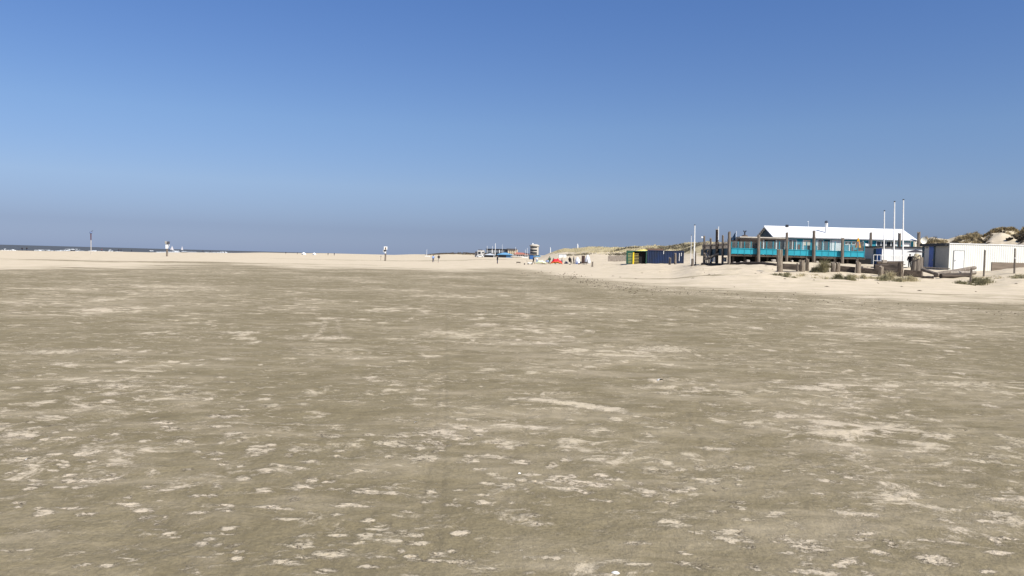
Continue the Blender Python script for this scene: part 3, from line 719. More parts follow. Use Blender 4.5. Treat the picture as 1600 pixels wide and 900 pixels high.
b_.add(vs, fs); b_.build('netting', mat('pale_net', (.52, .46, .31), .9, (.25, .2, .13), 9), root)

def beam_px(name, a_, b_, Y0, Y1, w_, h_, m, label, cat='beam', group=GL, rnd=False):
    p0 = W(*a_, Y0); p1 = W(*b_, Y1); q = MB()
    if rnd: q.tube(p0, p1, h_ / 2, h_ / 2 * .85, 10, .06)
    else:
        q.beam(p0, p1, w_, h_)
    o = q.build(name, m, at=p0, bevel=0 if rnd else .03, rough=0 if rnd else .015); return tag(o, label, cat, group)
beam_px('timber_beam', (1223, 416.5), (1250, 417.5), 75.2, 75.0, .35, .55, wood_dark, 'dark squared beam just right of the tall lone log')
beam_px('timber_beam', (1268, 421.5), (1290, 421.5), 74.8, 74.5, .3, .45, wood_dark, 'beam half hidden by the tall green grass clump')
beam_px('timber_beam', (1292, 416.5), (1301, 417), 75, 74.5, .2, .2, wood_dark, 'short thin beam left of the leaning pair of stubs')
beam_px('timber_beam', (1312, 420.5), (1336, 422.5), 74.2, 73.6, .35, .62, wood_dark, 'dark beam between the leaning pair and the broad stub')
beam_px('timber_beam', (1345, 424.5), (1373, 427), 73.4, 72.6, .4, .75, wood_dark, 'dark beam between the broad stub and the short pale post')
beam_px('timber_beam', (1366, 419.5), (1408, 419), 73.2, 72.8, .5, .75, wood_dark, 'upper beam of the stack with a slot worn through its middle')
beam_px('timber_beam', (1378, 427.5), (1406, 428), 72.8, 72.4, .5, .62, wood_dark, 'lower beam of the stack between the two square posts')
beam_px('timber_beam', (1378, 413.8), (1412, 413.4), 73.6, 73.4, .9, .10, wood_grey, 'pale weathered plank lying flat on top of the beam stack')
beam_px('timber_beam', (1370, 410.5), (1411, 410.5), 80, 80, .3, .30, wood_dark, 'dark sleeper below the white railing')
beam_px('timber_beam', (1412, 428.5), (1440, 430.5), 72.2, 71.6, .6, .85, wood_dark, 'heavy block beam below the netted stump')
beam_px('timber_beam', (1378, 408.6), (1385, 408.6), 79.4, 79.4, .3, .32, wood_grey, 'small pale block resting by the white railing')
beam_px('fallen_log', (1441, 421), (1464, 428.5), 73, 71.5, .3, .34, wood, 'fallen log slanting down right of the netted stump', 'log', rnd=True)
beam_px('fallen_log', (1462, 429), (1523, 418.5), 71.5, 77, .3, .42, wood, 'long pale fallen log with its dark sawn end up at the right', 'log', rnd=True)
beam_px('fallen_log', (1470, 431.5), (1516, 430), 70.6, 70.8, .3, .50, wood_dark, 'dark log lying lowest in front of the long pale log', 'log', rnd=True)
beam_px('fallen_log', (1440, 432.5), (1459, 434), 71, 70.2, .3, .22, wood_dark, 'short dark log end poking out of the sand beside the heavy block', 'log', rnd=True)
beam_px('fallen_log', (1478, 427), (1524, 426), 73.2, 73.6, .3, .40, wood_grey, 'grey log wedged between the long pale log and the dark one', 'log', rnd=True)
beam_px('fallen_log', (1441, 417.5), (1484, 420), 80, 77, .3, .14, wood_grey, 'thin grey pole lying before the grey end wall of the shed', 'log', rnd=True)
# kerb logs running left along the berm top
pts = [(1097, 404.5, 98), (1130, 407.3, 93), (1160, 409, 89), (1190, 410.5, 86), (1214, 412.2, 83)]
words = ['leftmost low kerb log, by the gangway foot', 'second low kerb log along the berm top, below the corner pile', 'third low kerb log, below the turquoise fence', 'right hand low kerb log, ending behind the tall lone log']
for (p, q, w_) in zip(pts[:-1], pts[1:], words):
    a_ = G(p[0], p[2]); c_ = G(q[0], q[2]); o = MB().tube(a_ + Vector((0, 0, .12)), c_ + Vector((0, 0, .12)), .16, .14, 10, .07).build('kerb_log', wood_dark, at=a_)
    tag(o, w_, 'log', 'low kerb logs in front of the terrace')
for (px, pt, Y, w_, lb) in ((1086.5, 393, 100, 2.4, 'slim stake left of the gangway'), (1082, 405, 99, 4.5, 'dark squat stub beside the slim stake'), (1101, 396, 99, 3.5, 'pale short post at the foot of the gangway'),
                            (1046.5, 403, 131, 3.8, 'short post before the blue container'), (1055, 396, 130, 3.6, 'taller post before the blue container doors'), (925.5, 409.3, 128, 2.8, 'lone short post on open sand right of the tents')):
    post('wooden_post', px, pt, Y, w_, lb, lean=.3)
post('fence_stake', 1537, 391, 72, 2.6, 'tall stake leaning right, before the ribbed white wall', lean=2.0, cat='stake')
root = thing('fence_stake', G(1585, 71), 'tall straight stake with a white band near the right edge', 'stake')
g = G(1585, 71); t = W(1586, 388, 71); MB().tube(g - Vector((0, 0, .4)), t, .085, .075, 8, .06).build('stake_shaft', wood, root)
q = g.lerp(t, .60); MB().tube(q, q + Vector((0, 0, .06)), .092, .092, 8).build('band', white_paint, root)
post('fence_stake', 1515.5, 419, 64.5, 3.0, 'short thick stake leaning out of the dark grass tuft', lean=2.5, cat='stake')

# ------------------------------------------------------------------ beach pavilion
FY = 100.0; DZ = 2.74
PX0 = W(1210, 369, FY - .25).x; PX1 = W(1431, 375, FY - .25).x
eave = W(1300, 371.6, FY - .25).z; ridge = W(1300, 356.6, 103.4).z
pav = thing('beach_pavilion', (PX0, FY, 2.0), 'long turquoise beach pavilion with a white metal gable roof on the terrace', 'pavilion')
b_ = MB(); x0, x1 = PX0 + .15, PX1 - .15
b_.box(x0, x1, FY, FY + .12, 1.9, eave - .02); b_.box(x0, x1, FY + 6.7, FY + 6.82, 1.9, eave - .02); b_.box(x1 - .12, x1, FY + .12, FY + 6.7, 1.9, eave - .02)
b_.build('wall', turq_wall, pav)
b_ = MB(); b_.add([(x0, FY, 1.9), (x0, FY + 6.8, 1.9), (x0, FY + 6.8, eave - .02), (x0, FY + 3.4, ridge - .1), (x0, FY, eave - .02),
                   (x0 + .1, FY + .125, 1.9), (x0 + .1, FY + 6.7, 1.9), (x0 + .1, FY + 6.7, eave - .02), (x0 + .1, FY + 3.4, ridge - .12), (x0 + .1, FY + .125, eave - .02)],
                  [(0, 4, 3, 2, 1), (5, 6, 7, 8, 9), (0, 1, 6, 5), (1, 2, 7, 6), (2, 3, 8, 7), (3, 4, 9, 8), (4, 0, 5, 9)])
b_.build('gable_wall', navy_teal, pav)['label'] = 'gable end with its shade painted in dark teal'  # shade of this side is put into the wall colour
b_ = MB(); b_.add([(x1 - .1, FY + .1, eave - .05), (x1 - .1, FY + 6.7, eave - .05), (x1 - .1, FY + 3.4, ridge - .12), (x1, FY + .1, eave - .05), (x1, FY + 6.7, eave - .05), (x1, FY + 3.4, ridge - .12)],
                  [(0, 1, 2), (5, 4, 3), (0, 3, 4, 1), (1, 4, 5, 2), (2, 5, 3, 0)]); b_.build('gable_wall', turq_wall, pav)
b_ = MB()
e0, e1, rm = FY - .25, FY + 7.05, FY + 3.4; T = .12
b_.add([(PX0 - .2, e0, eave), (PX1 + .2, e0, eave), (PX1 + .2, rm, ridge), (PX0 - .2, rm, ridge), (PX0 - .2, e1, eave), (PX1 + .2, e1, eave),
        (PX0 - .2, e0, eave - T), (PX1 + .2, e0, eave - T), (PX1 + .2, rm, ridge - T), (PX0 - .2, rm, ridge - T), (PX0 - .2, e1, eave - T), (PX1 + .2, e1, eave - T)],
       [(0, 1, 2, 3), (3, 2, 5, 4), (6, 9, 8, 7), (9, 10, 11, 8), (0, 6, 7, 1), (4, 5, 11, 10), (0, 3, 9, 6), (3, 4, 10, 9), (1, 7, 8, 2), (2, 8, 11, 5)])
roof = b_.build('roof', roof_white, pav)
MB().box(PX0 - .2, PX1 + .2, e0 - .10, e0 - .012, eave - .17, eave - .05).build('gutter', steel_g, roof)
MB().tube((PX0 - .2, rm, ridge + .02), (PX1 + .2, rm, ridge + .02), .09, .09, 8).build('ridge_cap', roof_white, roof)
ch = W(1291, 361, 101.6); b_ = MB(); b_.tube((ch.x, ch.y, ch.z - .5), (ch.x, ch.y, W(1291, 348.5, 101.6).z), .17, .17, 12); c1 = b_.build('chimney', white_paint, roof)
c1.name = 'chimney'; t = W(1291, 348.5, 101.6)
b_ = MB(); b_.tube(t, t + Vector((0, 0, .10)), .2, .2, 12); b_.tube(t + Vector((0, 0, .16)), t + Vector((0, 0, .30)), .23, .08, 12); b_.build('chimney_cap', black_trim, roof)
v = W(1230, 352.5, 103.3); b_ = MB(); b_.box(v.x - .16, v.x + .16, v.y - .1, v.y + .2, v.z - .18, v.z + .12); b_.build('vent', black_trim, roof, bevel=.02)
v = W(1263, 354.6, 103.4); b_ = MB(); b_.tube(v, v + Vector((0, 0, .75)), .02, .015, 6); b_.box(v.x - .12, v.x + .02, v.y - .01, v.y + .01, v.z + .66, v.z + .72); b_.build('antenna', white_paint, roof)
def fac(name, m, px0, py0, px1, py1, off=.04, par=None):
    return MB().rect(px0, py0, px1, py1, FY - off, off + .02).build(name, m, par or pav)
def window(px0, py0, px1, py1, frame=white_paint, pane=glass_dark, fr=.9, panes=1):
    wd_ = MB(); Yw = FY - .05
    wd_.rect(px0, py0, px1, py0 + fr, Yw, .07); wd_.rect(px0, py1 - fr, px1, py1, Yw, .07)
    st = (px1 - px0) / panes
    for i in range(panes + 1):
        c_ = px0 + st * i; a0 = min(max(c_ - fr / 2, px0), px1 - fr); wd_.rect(a0, py0 + fr, a0 + fr, py1 - fr, Yw, .07)
    f_ = wd_.build('window', frame, pav)
    MB().rect(px0 + fr * .5, py0 + fr * .5, px1 - fr * .5, py1 - fr * .5, FY - .025, .03).build('pane', pane, f_)
    return f_
window(1231.5, 374.5, 1245, 392, panes=2, fr=.9)
fac('door', brown_int, 1246.5, 382, 1250.5, 392)
fac('blind', cream, 1256, 374.8, 1266, 383.4); fac('serving_hatch', shade_black, 1259.5, 384, 1265.5, 392)
fac('trim', white_paint, 1254.4, 374.5, 1255.6, 392); fac('trim', white_paint, 1275.4, 374.5, 1277, 384)
window(1277.5, 374.5, 1286.5, 392, panes=1, fr=.7); fac('door', navy_teal, 1288.3, 374.8, 1296.5, 392)
fac('trim', white_paint, 1297, 374.8, 1298.3, 392)
fac('white_panel', white_paint, 1299.5, 375.2, 1315, 392)
window(1319, 377, 1337, 382.8, panes=3, fr=.9); fac('trim', white_paint, 1326.5, 383.2, 1328, 392); fac('door', brown_int, 1328.8, 385.5, 1333, 393)
fac('opening', shade_black, 1341, 379, 1356.5, 393)
fac('trim', white_paint, 1317, 375, 1318.2, 393); fac('trim', white_paint, 1357, 375.5, 1358, 386)
window(1369, 376.8, 1400, 385.6, panes=4, fr=1.1)
fac('white_panel', white_paint, 1411.5, 379, 1421.5, 386); fac('trim', white_paint, 1400.5, 376.2, 1402, 386); fac('trim', white_paint, 1422, 376.2, 1423.3, 386); fac('trim', white_paint, 1430, 376.5, 1431.6, 388)
# veranda on the left
vx0 = W(1154, 371, 95).x; vx1 = W(1227.5, 371, 95).x; vz = W(1190, 370.8, 95).z
ver = pav
MB().box(vx0, vx1, 94.4, FY - .3, vz - .10, vz + .02).build('veranda_roof', mat('cream_roof_edge', (.62, .56, .46), .7), ver)
b_ = MB(); b_.box(vx0 + .1, PX0 + .1, FY + .14, FY + .24, DZ, vz - .1); b_.build('veranda_wall', mat('veranda_shade_brown', (.035, .025, .02), .8), ver)  # near-black brown puts the veranda's inner shade into the wall colour
MB().box(vx0, vx1, 94.42, 94.52, vz - .28, vz - .105).build('fascia', wood_dark, ver)
for i, px in enumerate((1158, 1172, 1193, 1213, 1227)):
    a_ = W(px, 380, 94.7); MB().box(a_.x - .06, a_.x + .06, 94.64, 94.76, DZ, vz - .29).build('veranda_post', white_paint if i > 1 else wood_grey, ver)
for (p0, p1) in ((1194, 1212), (1214, 1226)):
    MB().rect(p0, 374, p1, 393, 98.2, .05).build('veranda_window', glass_dark, ver)
# stove pipe with forked cowl on the veranda roof
root = thing('stove_pipe', W(1163.5, 370.8, 97) , 'short dark stove pipe with forked cowl on the veranda roof', 'stove pipe')
v = Vector(root.location); v.z = vz + .02; root.location = v; b_ = MB(); b_.lathe(v, [(.42, 0), (.38, .18), (.16, .28)], 12); b_.build('base_hood', mat('rust_brown', (.10, .075, .06), .8), root)
b_ = MB(); b_.tube(v + Vector((0, 0, .2)), v + Vector((0, 0, .62)), .08, .08, 8); b_.tube(v + Vector((0, 0, .58)), v + Vector((-.16, 0, .80)), .06, .07, 8); b_.tube(v + Vector((0, 0, .58)), v + Vector((.16, 0, .80)), .06, .07, 8); b_.build('pipe', black_trim, root)

# deck
dx0 = W(1143, 404, 92).x - .2; dx1 = W(1351, 404, 92).x
deck = thing('terrace_deck', (dx0, 92, 2.0), 'raised timber terrace deck in front of the turquoise pavilion', 'deck')
MB().box(dx0, dx1, 91.9, FY - .01, DZ - .12, DZ).build('deck_floor', wood_grey, deck)
MB().box(dx0, dx1, 91.86, 91.895, DZ - .26, DZ - .012).build('rim_joist', wood_dark, deck)
for i in range(12):
    x = dx0 + .5 + i * (dx1 - dx0 - 1) / 11; MB().box(x - .1, x + .1, 92.3, 92.5, 1.4, DZ - .13).build('support_post', wood_dark, deck)
MB().box(dx0 + .1, dx1 + 1.2, 93, 93.1, 1.4, DZ - .13).build('gap_shade_board', shade_black, deck)  # added black sheet that paints the shade below the deck
for i, (px, w_, h_) in enumerate(((1158, 5, 3), (1168, 5, 4), (1208, 6, 4), (1237, 3, 3), (1251, 6, 3.5), (1276, 5, 2.5), (1147, 4, 4))):
    g = G(px, 91.7); s_ = 91.7 / FPX; b_ = MB(); b_.box(g.x - w_ * s_ / 2, g.x + w_ * s_ / 2, 91.95 - .5, 91.8, g.z - .2, g.z + h_ * s_); o = b_.build('stone_block', mat('pale_block', (.42, .38, .33), .9), at=g, bevel=.05, rough=.03)
    tag(o, 'pale block lying on the sand at the dark gap under the terrace deck', 'block', 'pale blocks under the terrace edge')
# front fence
fen = thing('terrace_fence', (dx0, 92, DZ), 'turquoise terrace windbreak with solid lower panels and glass above', 'fence')
pz = lambda px, py: W(px, py, 91.9).z
bays = [(1142.5, 1183), (1187.5, 1227), (1231.5, 1269), (1274, 1314), (1318.5, 1350)]
for bi, (a_, b__) in enumerate(bays):
    n = 4 if b__ - a_ > 35 else 3; st = (b__ - a_) / n
    for k in range(n + 1):
        c_ = W(a_ + st * k, 390, 91.9).x; ph_ = 377.5
        MB().box(c_ - .045, c_ + .045, 91.78, 91.855, DZ - .05, pz(a_ + st * k, ph_)).build('fence_post', mat('turquoise_post_shade', (.014, .20, .27), .55), fen)  # darker turquoise stands in for shadow gaps beside the panels
        if k < n:
            d2 = W(a_ + st * (k + 1), 390, 91.9).x
            MB().box(c_ + .048, d2 - .048, 91.79, 91.83, DZ + .02, DZ + .63).build('panel', turq, fen)
            MB().box(c_ + .048, d2 - .048, 91.81, 91.82, DZ + .70, pz(a_, 376.5) - .03).build('glass_pane', glass, fen)
    c_ = W(a_, 390, 91.9).x; d2 = W(b__, 390, 91.9).x
    MB().box(c_, d2, 91.74, 91.776, DZ + .61, DZ + .68).build('rail', turq, fen)
# side windbreak
side = thing('side_windbreak', (dx0, 93, DZ), 'shaded left side windbreak of boards coloured dark for shade and grey upright stakes', 'fence')
MB().box(dx0 - .06, dx0, 92.2, 106, DZ - .2, DZ + .66).build('board_panel', navy_teal, side)  # boards coloured dark to carry the shade of this side
b_ = MB()
for i in range(46):
    y = 92.3 + i * .29; b_.box(dx0 - .05, dx0 - .01, y, y + random.uniform(.12, .2), DZ + .67, DZ + random.uniform(1.15, 1.6))
b_.build('stakes', wood_grey, side)
b_ = MB(); b_.beam((dx0 + .05, 92.3, DZ + 1.2), (dx0 + .05, 105.8, DZ + 1.2), .05, .1); b_.build('rail', wood_grey, side)
# objects on terrace
root = thing('flag', W(1150.5, 400, 96), 'navy blue flag hanging from a slim white pole at the left terrace corner', 'flag')
v = W(1150.6, 361, 96); root.location = (v.x, v.y, DZ); MB().tube((v.x, v.y, DZ), v, .03, .022, 8).build('pole', white_paint, root)
vs = []; fs = []; top = W(1149.6, 363, 96)
for j in range(9):
    for i in range(6):
        f = j / 8; wd_ = (.12 + .5 * f) * i / 5; vs.append((top.x - wd_ - .0, 96 + .07 * math.sin(i * 1.9 + j * .5), top.z - .95 * f - .12 * (i / 5) + .1 * (i / 5) * f))
for j in range(8):
    for i in range(5): fs.append((j * 6 + i, j * 6 + i + 1, (j + 1) * 6 + i + 1, (j + 1) * 6 + i))
b_ = MB(); b_.add(vs, fs); b_.build('flag_cloth', mat('navy_cloth', (.02, .05, .10), .9), root)
root = thing('parasol', W(1341, 395, 95), 'closed orange and yellow parasol on the terrace beside the shed', 'parasol')
v = W(1341, 371, 95); root.location = (v.x, 95, DZ); MB().tube((v.x, 95, DZ), v, .03, .025, 8).build('pole', wood_grey, root)
vs = []; fs = []; N = 16
for j, (r_, dz) in enumerate(((.03, 0), (.10, -.25), (.17, -.55), (.25, -.9), (.30, -1.2))):
    for i in range(N):
        a_ = 2 * math.pi * i / N; r2 = r_ * (1 + .25 * math.cos(8 * a_ / 1.0)); vs.append((v.x + r2 * math.cos(a_), 95 + r2 * math.sin(a_), v.z + dz + (.05 * math.cos(4 * a_) if j == 4 else 0)))
for j in range(4):
    for i in range(N): fs.append((j * N + i, j * N + (i + 1) % N, (j + 1) * N + (i + 1) % N, (j + 1) * N + i))
b_ = MB(); b_.add(vs, fs); b_.build('canopy', orange, root)
root = thing('wooden_tub', W(1341, 390, 94), 'brown slatted wooden tub behind the glass beside the closed parasol', 'tub')
v = W(1341, 393, 94); root.location = (v.x, 94, DZ); b_ = MB(); b_.lathe((v.x, 94, DZ), [(.40, 0), (.46, .3), (.5, .85), (.43, .86), (.42, .6)], 16); b_.build('staves', brown, root)
b_ = MB(); b_.lathe((v.x, 94, DZ + .65), [(.497, 0), (.505, .06)], 16); b_.build('hoop', steel_g, root)
root = thing('wall_lamp', W(1352, 382, 99.5), 'small white lamp on a bracket by the dark terrace opening', 'lamp')
v = W(1352, 382, 99.0); root.location = v; MB().lathe(v, [(.12, -.25), (.3, -.2), (.3, .05), (.12, .12)], 12).build('shade', white_paint, root); MB().tube(v + Vector((0, 0, .1)), (v.x, 99.9, v.z + .5), .025, .025, 6).build('bracket', white_paint, root)
for i, (px, lb) in enumerate(((1238, 'terrace table behind the glass before the brown window'), (1283, 'terrace table behind the glass right of the tallest pile'), (1203, 'terrace table under the veranda edge'))):
    v = W(px, 390, 96.5); root = thing('terrace_table', (v.x, 96.5, DZ), lb, 'table')
    MB().box(v.x - .5, v.x + .5, 96.1, 96.9, DZ + .70, DZ + .75).build('table_top', white_paint if i == 0 else wood_grey, root)
    for sx in (-.42, .42):
        for sy in (-.32, .32): MB().box(v.x + sx - .03, v.x + sx + .03, 96.5 + sy - .03, 96.5 + sy + .03, DZ, DZ + .699).build('leg', wood_grey, root)
root = thing('floodlight', W(1098, 371, 103.3), 'small white floodlight on the far left side pile', 'lamp')
v = W(1098, 371, 103.2); root.location = v; b_ = MB(); b_.box(v.x - .22, v.x + .02, 103.1, 103.3, v.z - .10, v.z + .12); b_.build('housing', white_paint, root, bevel=.02)
MB().tube((v.x + .02, 103.2, v.z), (v.x + .25, 103.35, v.z - .1), .03, .03, 6).build('arm', steel_g, root)

# gangway
gw = thing('gangway', G(1103, 98), 'sloping timber gangway rising to the side of the terrace', 'gangway')
p0 = W(1103, 405, 98); p1 = W(1125.5, 395.8, 97.0)
MB().beam(p0, p1, 1.0, .16).build('ramp_board', wood_grey, gw)
MB().beam(p0 + Vector((0, -.52, .05)), p1 + Vector((0, -.52, .05)), .06, .22).build('side_beam', wood, gw)
for f in (.35, .75):
    q = p0.lerp(p1, f); MB().tube((q.x, q.y - .3, q.z - .08), (q.x, q.y - .3, q.z - 1.2), .07, .07, 6).build('strut', wood_dark, gw)
for (px, py0, py1, Y, w_, lb) in ((1113.5, 402, 407.5, 99.5, 4, 'white crate under the gangway, the left one'), (1120, 400.5, 408, 99.0, 4.5, 'white crate under the gangway, the right taller one'), (1133.5, 402, 407, 96, 4, 'pale crate in the shade below the terrace corner')):
    a_ = W(px, py0, Y); b2 = W(px, py1, Y); s_ = w_ * Y / FPX / 2; root = thing('crate', (a_.x, Y, b2.z - .1), lb, 'crate')
    MB().box(a_.x - s_, a_.x + s_, Y, Y + .5, b2.z - .15, a_.z - .06).build('box_body', white_paint, root); MB().box(a_.x - s_ - .02, a_.x + s_ + .02, Y - .02, Y + .52, a_.z - .058, a_.z).build('lid', cream, root)

# flagpoles
def flagpole(px, pyt, Y, r, label, grp):
    g = G(px - 1.3, Y); t = W(px, pyt, Y); t.x = t.x; root = thing('flagpole', g, label, 'flagpole', grp)
    MB().tube(g - Vector((0, 0, .2)), Vector((t.x, Y, t.z)), r, r * .62, 10).build('pole', white_paint, root)
    MB().lathe((t.x, Y, t.z), [(r * .9, 0), (r * 1.2, .03), (r * 1.0, .09)], 8).build('cap', black_trim, root)
FG = 'white flagpoles by the sheds'
flagpole(1382, 330, 84, .075, 'shortest of the three white flagpoles before the pavilion', FG)
flagpole(1397.8, 315.5, 84, .085, 'middle white flagpole of the three before the pavilion', FG)
flagpole(1411.7, 312.5, 84, .085, 'tallest, rightmost white flagpole of the three', FG)
flagpole(1085.7, 352, 110, .11, 'thick lone white flagpole left of the terrace', 'white flagpoles left of the terrace')
flagpole(1080.3, 368, 114, .05, 'thin short white pole behind the lone flagpole', 'white flagpoles left of the terrace')

# small dark-roofed shed
SYf = 92.5; xa = W(1378, 400, SYf).x; yb = 97.2; xr = W(1450, 400, SYf).x; zt = W(1400, 387, SYf).z
shed = thing('service_shed', (xa, SYf, 1.9), 'low white service shed with black roof edge between terrace and container', 'shed')
b_ = MB(); b_.box(xa, xr, SYf, yb, 1.3, zt); b_.build('wall', white_paint, shed)
MB().box(xa - .18, xr + .1, SYf - .15, yb + .1, zt + .001, zt + .16).build('roof', black_trim, shed)
b_ = MB(); b_.box(xa - .03, xa - .003, SYf + .05, SYf + 1.5, 1.9, zt - .12); d_o = b_.build('door', blue_door, shed)
MB().box(xa - .04, xa - .032, SYf + 1.55, SYf + 2.1, 1.9, zt - .12).build('door_frame', navy_teal, shed)
MB().box(xa - .02, xa - .003, SYf + 2.2, yb - .02, 1.7, zt - .02).build('side_panel', grey_wall, shed)  # grey plate paints shade on the white shed's side
MB().box(xa - .06, xa - .035, SYf + .35, SYf + .42, 2.7, 3.1).build('handle', steel_g, d_o)
a_ = W(1393, 389, SYf); b2 = W(1412, 389, SYf); MB().box(a_.x, b2.x, SYf - .03, SYf - .003, a_.z - .03, a_.z + .03).build('wall_batten', grey_wall, shed)
# white railing on sleeper
rail = thing('railing', G(1388, 81), 'low white metal railing in front of the service shed', 'railing')
Yr = 80.0
za = W(1388, 399, Yr).z; zb = W(1388, 408.5, Yr).z
a_ = W(1365, 403, Yr).x; b2 = W(1411, 403, Yr).x
MB().box(a_, b2, Yr - .02, Yr + .02, za, za + .04).build('top_rail', white_paint, rail); MB().box(a_, b2, Yr - .02, Yr + .02, zb + .03, zb + .065).build('bottom_rail', white_paint, rail)
for i in range(9):
    x = a_ + (b2 - a_) * i / 8; MB().box(x - .018, x + .018, Yr - .018, Yr + .018, zb - .1 if i % 4 else zb - .45, za - .001).build('baluster', white_paint, rail)
for i in range(3):
    p = W(1346 + i * 1.5, 420.5 - i * 2.2, 78 + i * 1.2); q = W(1366 + i * 1.5, 420.8 - i * 2.2, 78 + i * 1.2)
    o = MB().box(p.x, q.x, p.y, p.y + .9, p.z - .14, p.z).build('step_board', mat('pale_step', (.48, .42, .33), .9, (.36, .31, .24), 3, (1, 6, 6)), at=p)
    tag(o, ('lowest', 'middle', 'upper')[i] + ' of the pale boards laid as steps left of the beam stack', 'step', 'pale board steps')

# parasol flat dark + dish
root = thing('parasol', G(1432, 88), 'open flat dark grey parasol between the service shed and the container', 'parasol')
v = W(1431, 390.5, 88); g = G(1432, 88); MB().tube(g - Vector((0, 0, .2)), v, .035, .03, 8).build('pole', wood_dark, root)
b_ = MB(); b_.lathe((v.x, v.y, v.z - .27), [(.9, 0), (.93, .02), (.5, .17), (.06, .28), (.02, .34)], 10); b_.build('canopy', mat('dark_canopy', (.055, .05, .055), .9), root)
v = W(1443.5, 376, 96); root = thing('satellite_dish', (v.x, v.y, 2.0), 'round white dish on a pole above the container roof', 'satellite dish')
b_ = MB(); vs = []; fs = []; N = 20
for j in range(5):
    for i in range(N):
        r_ = .40 * j / 4; a_ = 2 * math.pi * i / N; vs.append((v.x + r_ * math.cos(a_), v.y + .14 - .14 * (j / 4) ** 2, v.z + r_ * math.sin(a_)))
for j in range(4):
    for i in range(N): fs.append((j * N + i, j * N + (i + 1) % N, (j + 1) * N + (i + 1) % N, (j + 1) * N + i))
b_.add(vs, fs); b_.build('dish', mat('cream_white', (.80, .77, .66), .5), root, smooth=True); MB().tube((v.x, v.y + .2, 1.9), (v.x, v.y + .2, v.z), .04, .04, 8).build('pole', steel_g, root)
MB().tube((v.x, v.y + .1, v.z), (v.x - .05, v.y - .35, v.z - .12), .015, .015, 6).build('feed_arm', steel_g, root)

# white container shed at right
CY = 85.0; cx0 = W(1483, 400, CY).x; cx1 = cx0 + 13.5; cyb = 90.4; ct = W(1483, 380.8, CY).z; cb = 1.0
cs = thing('container_shed', (cx0, CY, 1.5), 'long white ribbed container shed with blue and grey doors in its shaded end', 'shed')
b_ = MB(); vs = []; n = 58
xs = np.linspace(cx0, cx1, n * 4 + 1); pr = []
for i, x in enumerate(xs): pr.append((x, CY + (0 if (i % 4) in (0, 1) else .018)))
vs = [(x, y, cb) for x, y in pr] + [(x, y, ct) for x, y in pr]; m_ = len(pr); fs = [(i, i + 1, m_ + i + 1, m_ + i) for i in range(m_ - 1)]
b_.add(vs, fs); b_.box(cx0 + .01, cx1, CY + .05, cyb, cb, ct - .01); b_.build('ribbed_wall', mat('ribbed_white', (.70, .70, .64), .5, (.67, .67, .61), .8, (1, 1, .3)), cs)
MB().box(cx0 - .03, cx1, CY - .05, CY - .002, ct - .02, ct + .08).build('roof_edge', white_paint, cs)
MB().box(cx0, cx1, CY + .01, cyb, ct + .002, ct + .06).build('roof', grey_wall, cs)
MB().box(cx0 - .35, cx0 - .002, CY + .2, cyb + .15, ct - .22, ct + .07).build('end_canopy', black_trim, cs)
MB().box(cx0 - .03, cx0 + .008, CY + .02, CY + 2.75, cb, ct - .23).build('end_wall', mat('end_wall_shade_grey', (.30, .30, .285), .6, (.27, .27, .255)), cs)  # grey lowered to put this end's shade into the colour
MB().box(cx0 - .08, cx0 - .0, CY + 2.76, CY + 3.05, cb, ct - .23).build('corner_post', navy_teal, cs)
dd = MB().box(cx0 - .05, cx0, CY + 3.06, CY + 4.05, 1.72, ct - .25).build('door', blue_door, cs); MB().box(cx0 - .09, cx0 - .052, CY + 3.15, CY + 3.2, 2.5, 2.7).build('handle', steel_g, dd)
dd = MB().box(cx0 - .05, cx0, CY + 4.06, CY + 5.05, 1.72, ct - .25).build('door', grey_wall, cs); dd['label'] = 'pale grey door'; MB().box(cx0 - .06, cx0 - .052, CY + 4.3, CY + 4.75, ct - .42, ct - .34).build('door_plate', black_trim, dd)
MB().box(cx0 - .08, cx0, CY + 5.06, cyb + .1, cb, ct - .23).build('corner_post', navy_teal, cs); MB().box(cx0 - .10, cx0 - .081, CY + 2.76, cyb + .1, cb, 1.71).build('threshold', navy_teal, cs)
a_ = W(1490.5, 405, CY); b2 = W(1505.5, 405, CY); zt2 = W(1498, 392.3, CY).z
dd = MB().box(a_.x, b2.x, CY - .045, CY - .004, 1.55, zt2).build('front_door', white_paint, cs)
fm = MB(); fm.box(a_.x - .06, a_.x - .002, CY - .05, CY - .003, 1.5, zt2 + .0); fm.box(b2.x + .002, b2.x + .08, CY - .05, CY - .003, 1.5, zt2); fm.box(a_.x - .06, b2.x + .08, CY - .05, CY - .003, zt2 + .002, zt2 + .07); fm.build('door_frame', mat('grey_frame', (.30, .30, .29), .6), cs)
MB().box(a_.x + .08, a_.x + .14, CY - .09, CY - .046, 2.5, 2.62).build('handle', steel_g, dd)
v = W(1539.5, 378.5, 87); MB().tube((v.x, 87, ct), (v.x, 87, ct + .35), .06, .06, 8).build('vent_pipe', black_trim, cs)
a_ = W(1549.5, 409.5, 82.0); b_ = MB(); b_.box(a_.x, a_.x + 6, 81.95, 82.1, .9, a_.z); o = b_.build('board_wall', mat('brown_grey_board', (.24, .19, .145), .85, (.15, .12, .09), 1.5, (.5, 1, 6)), at=(a_.x, 82, 1)); tag(o, 'low brown board wall behind the sand mound at the right edge', 'wall')

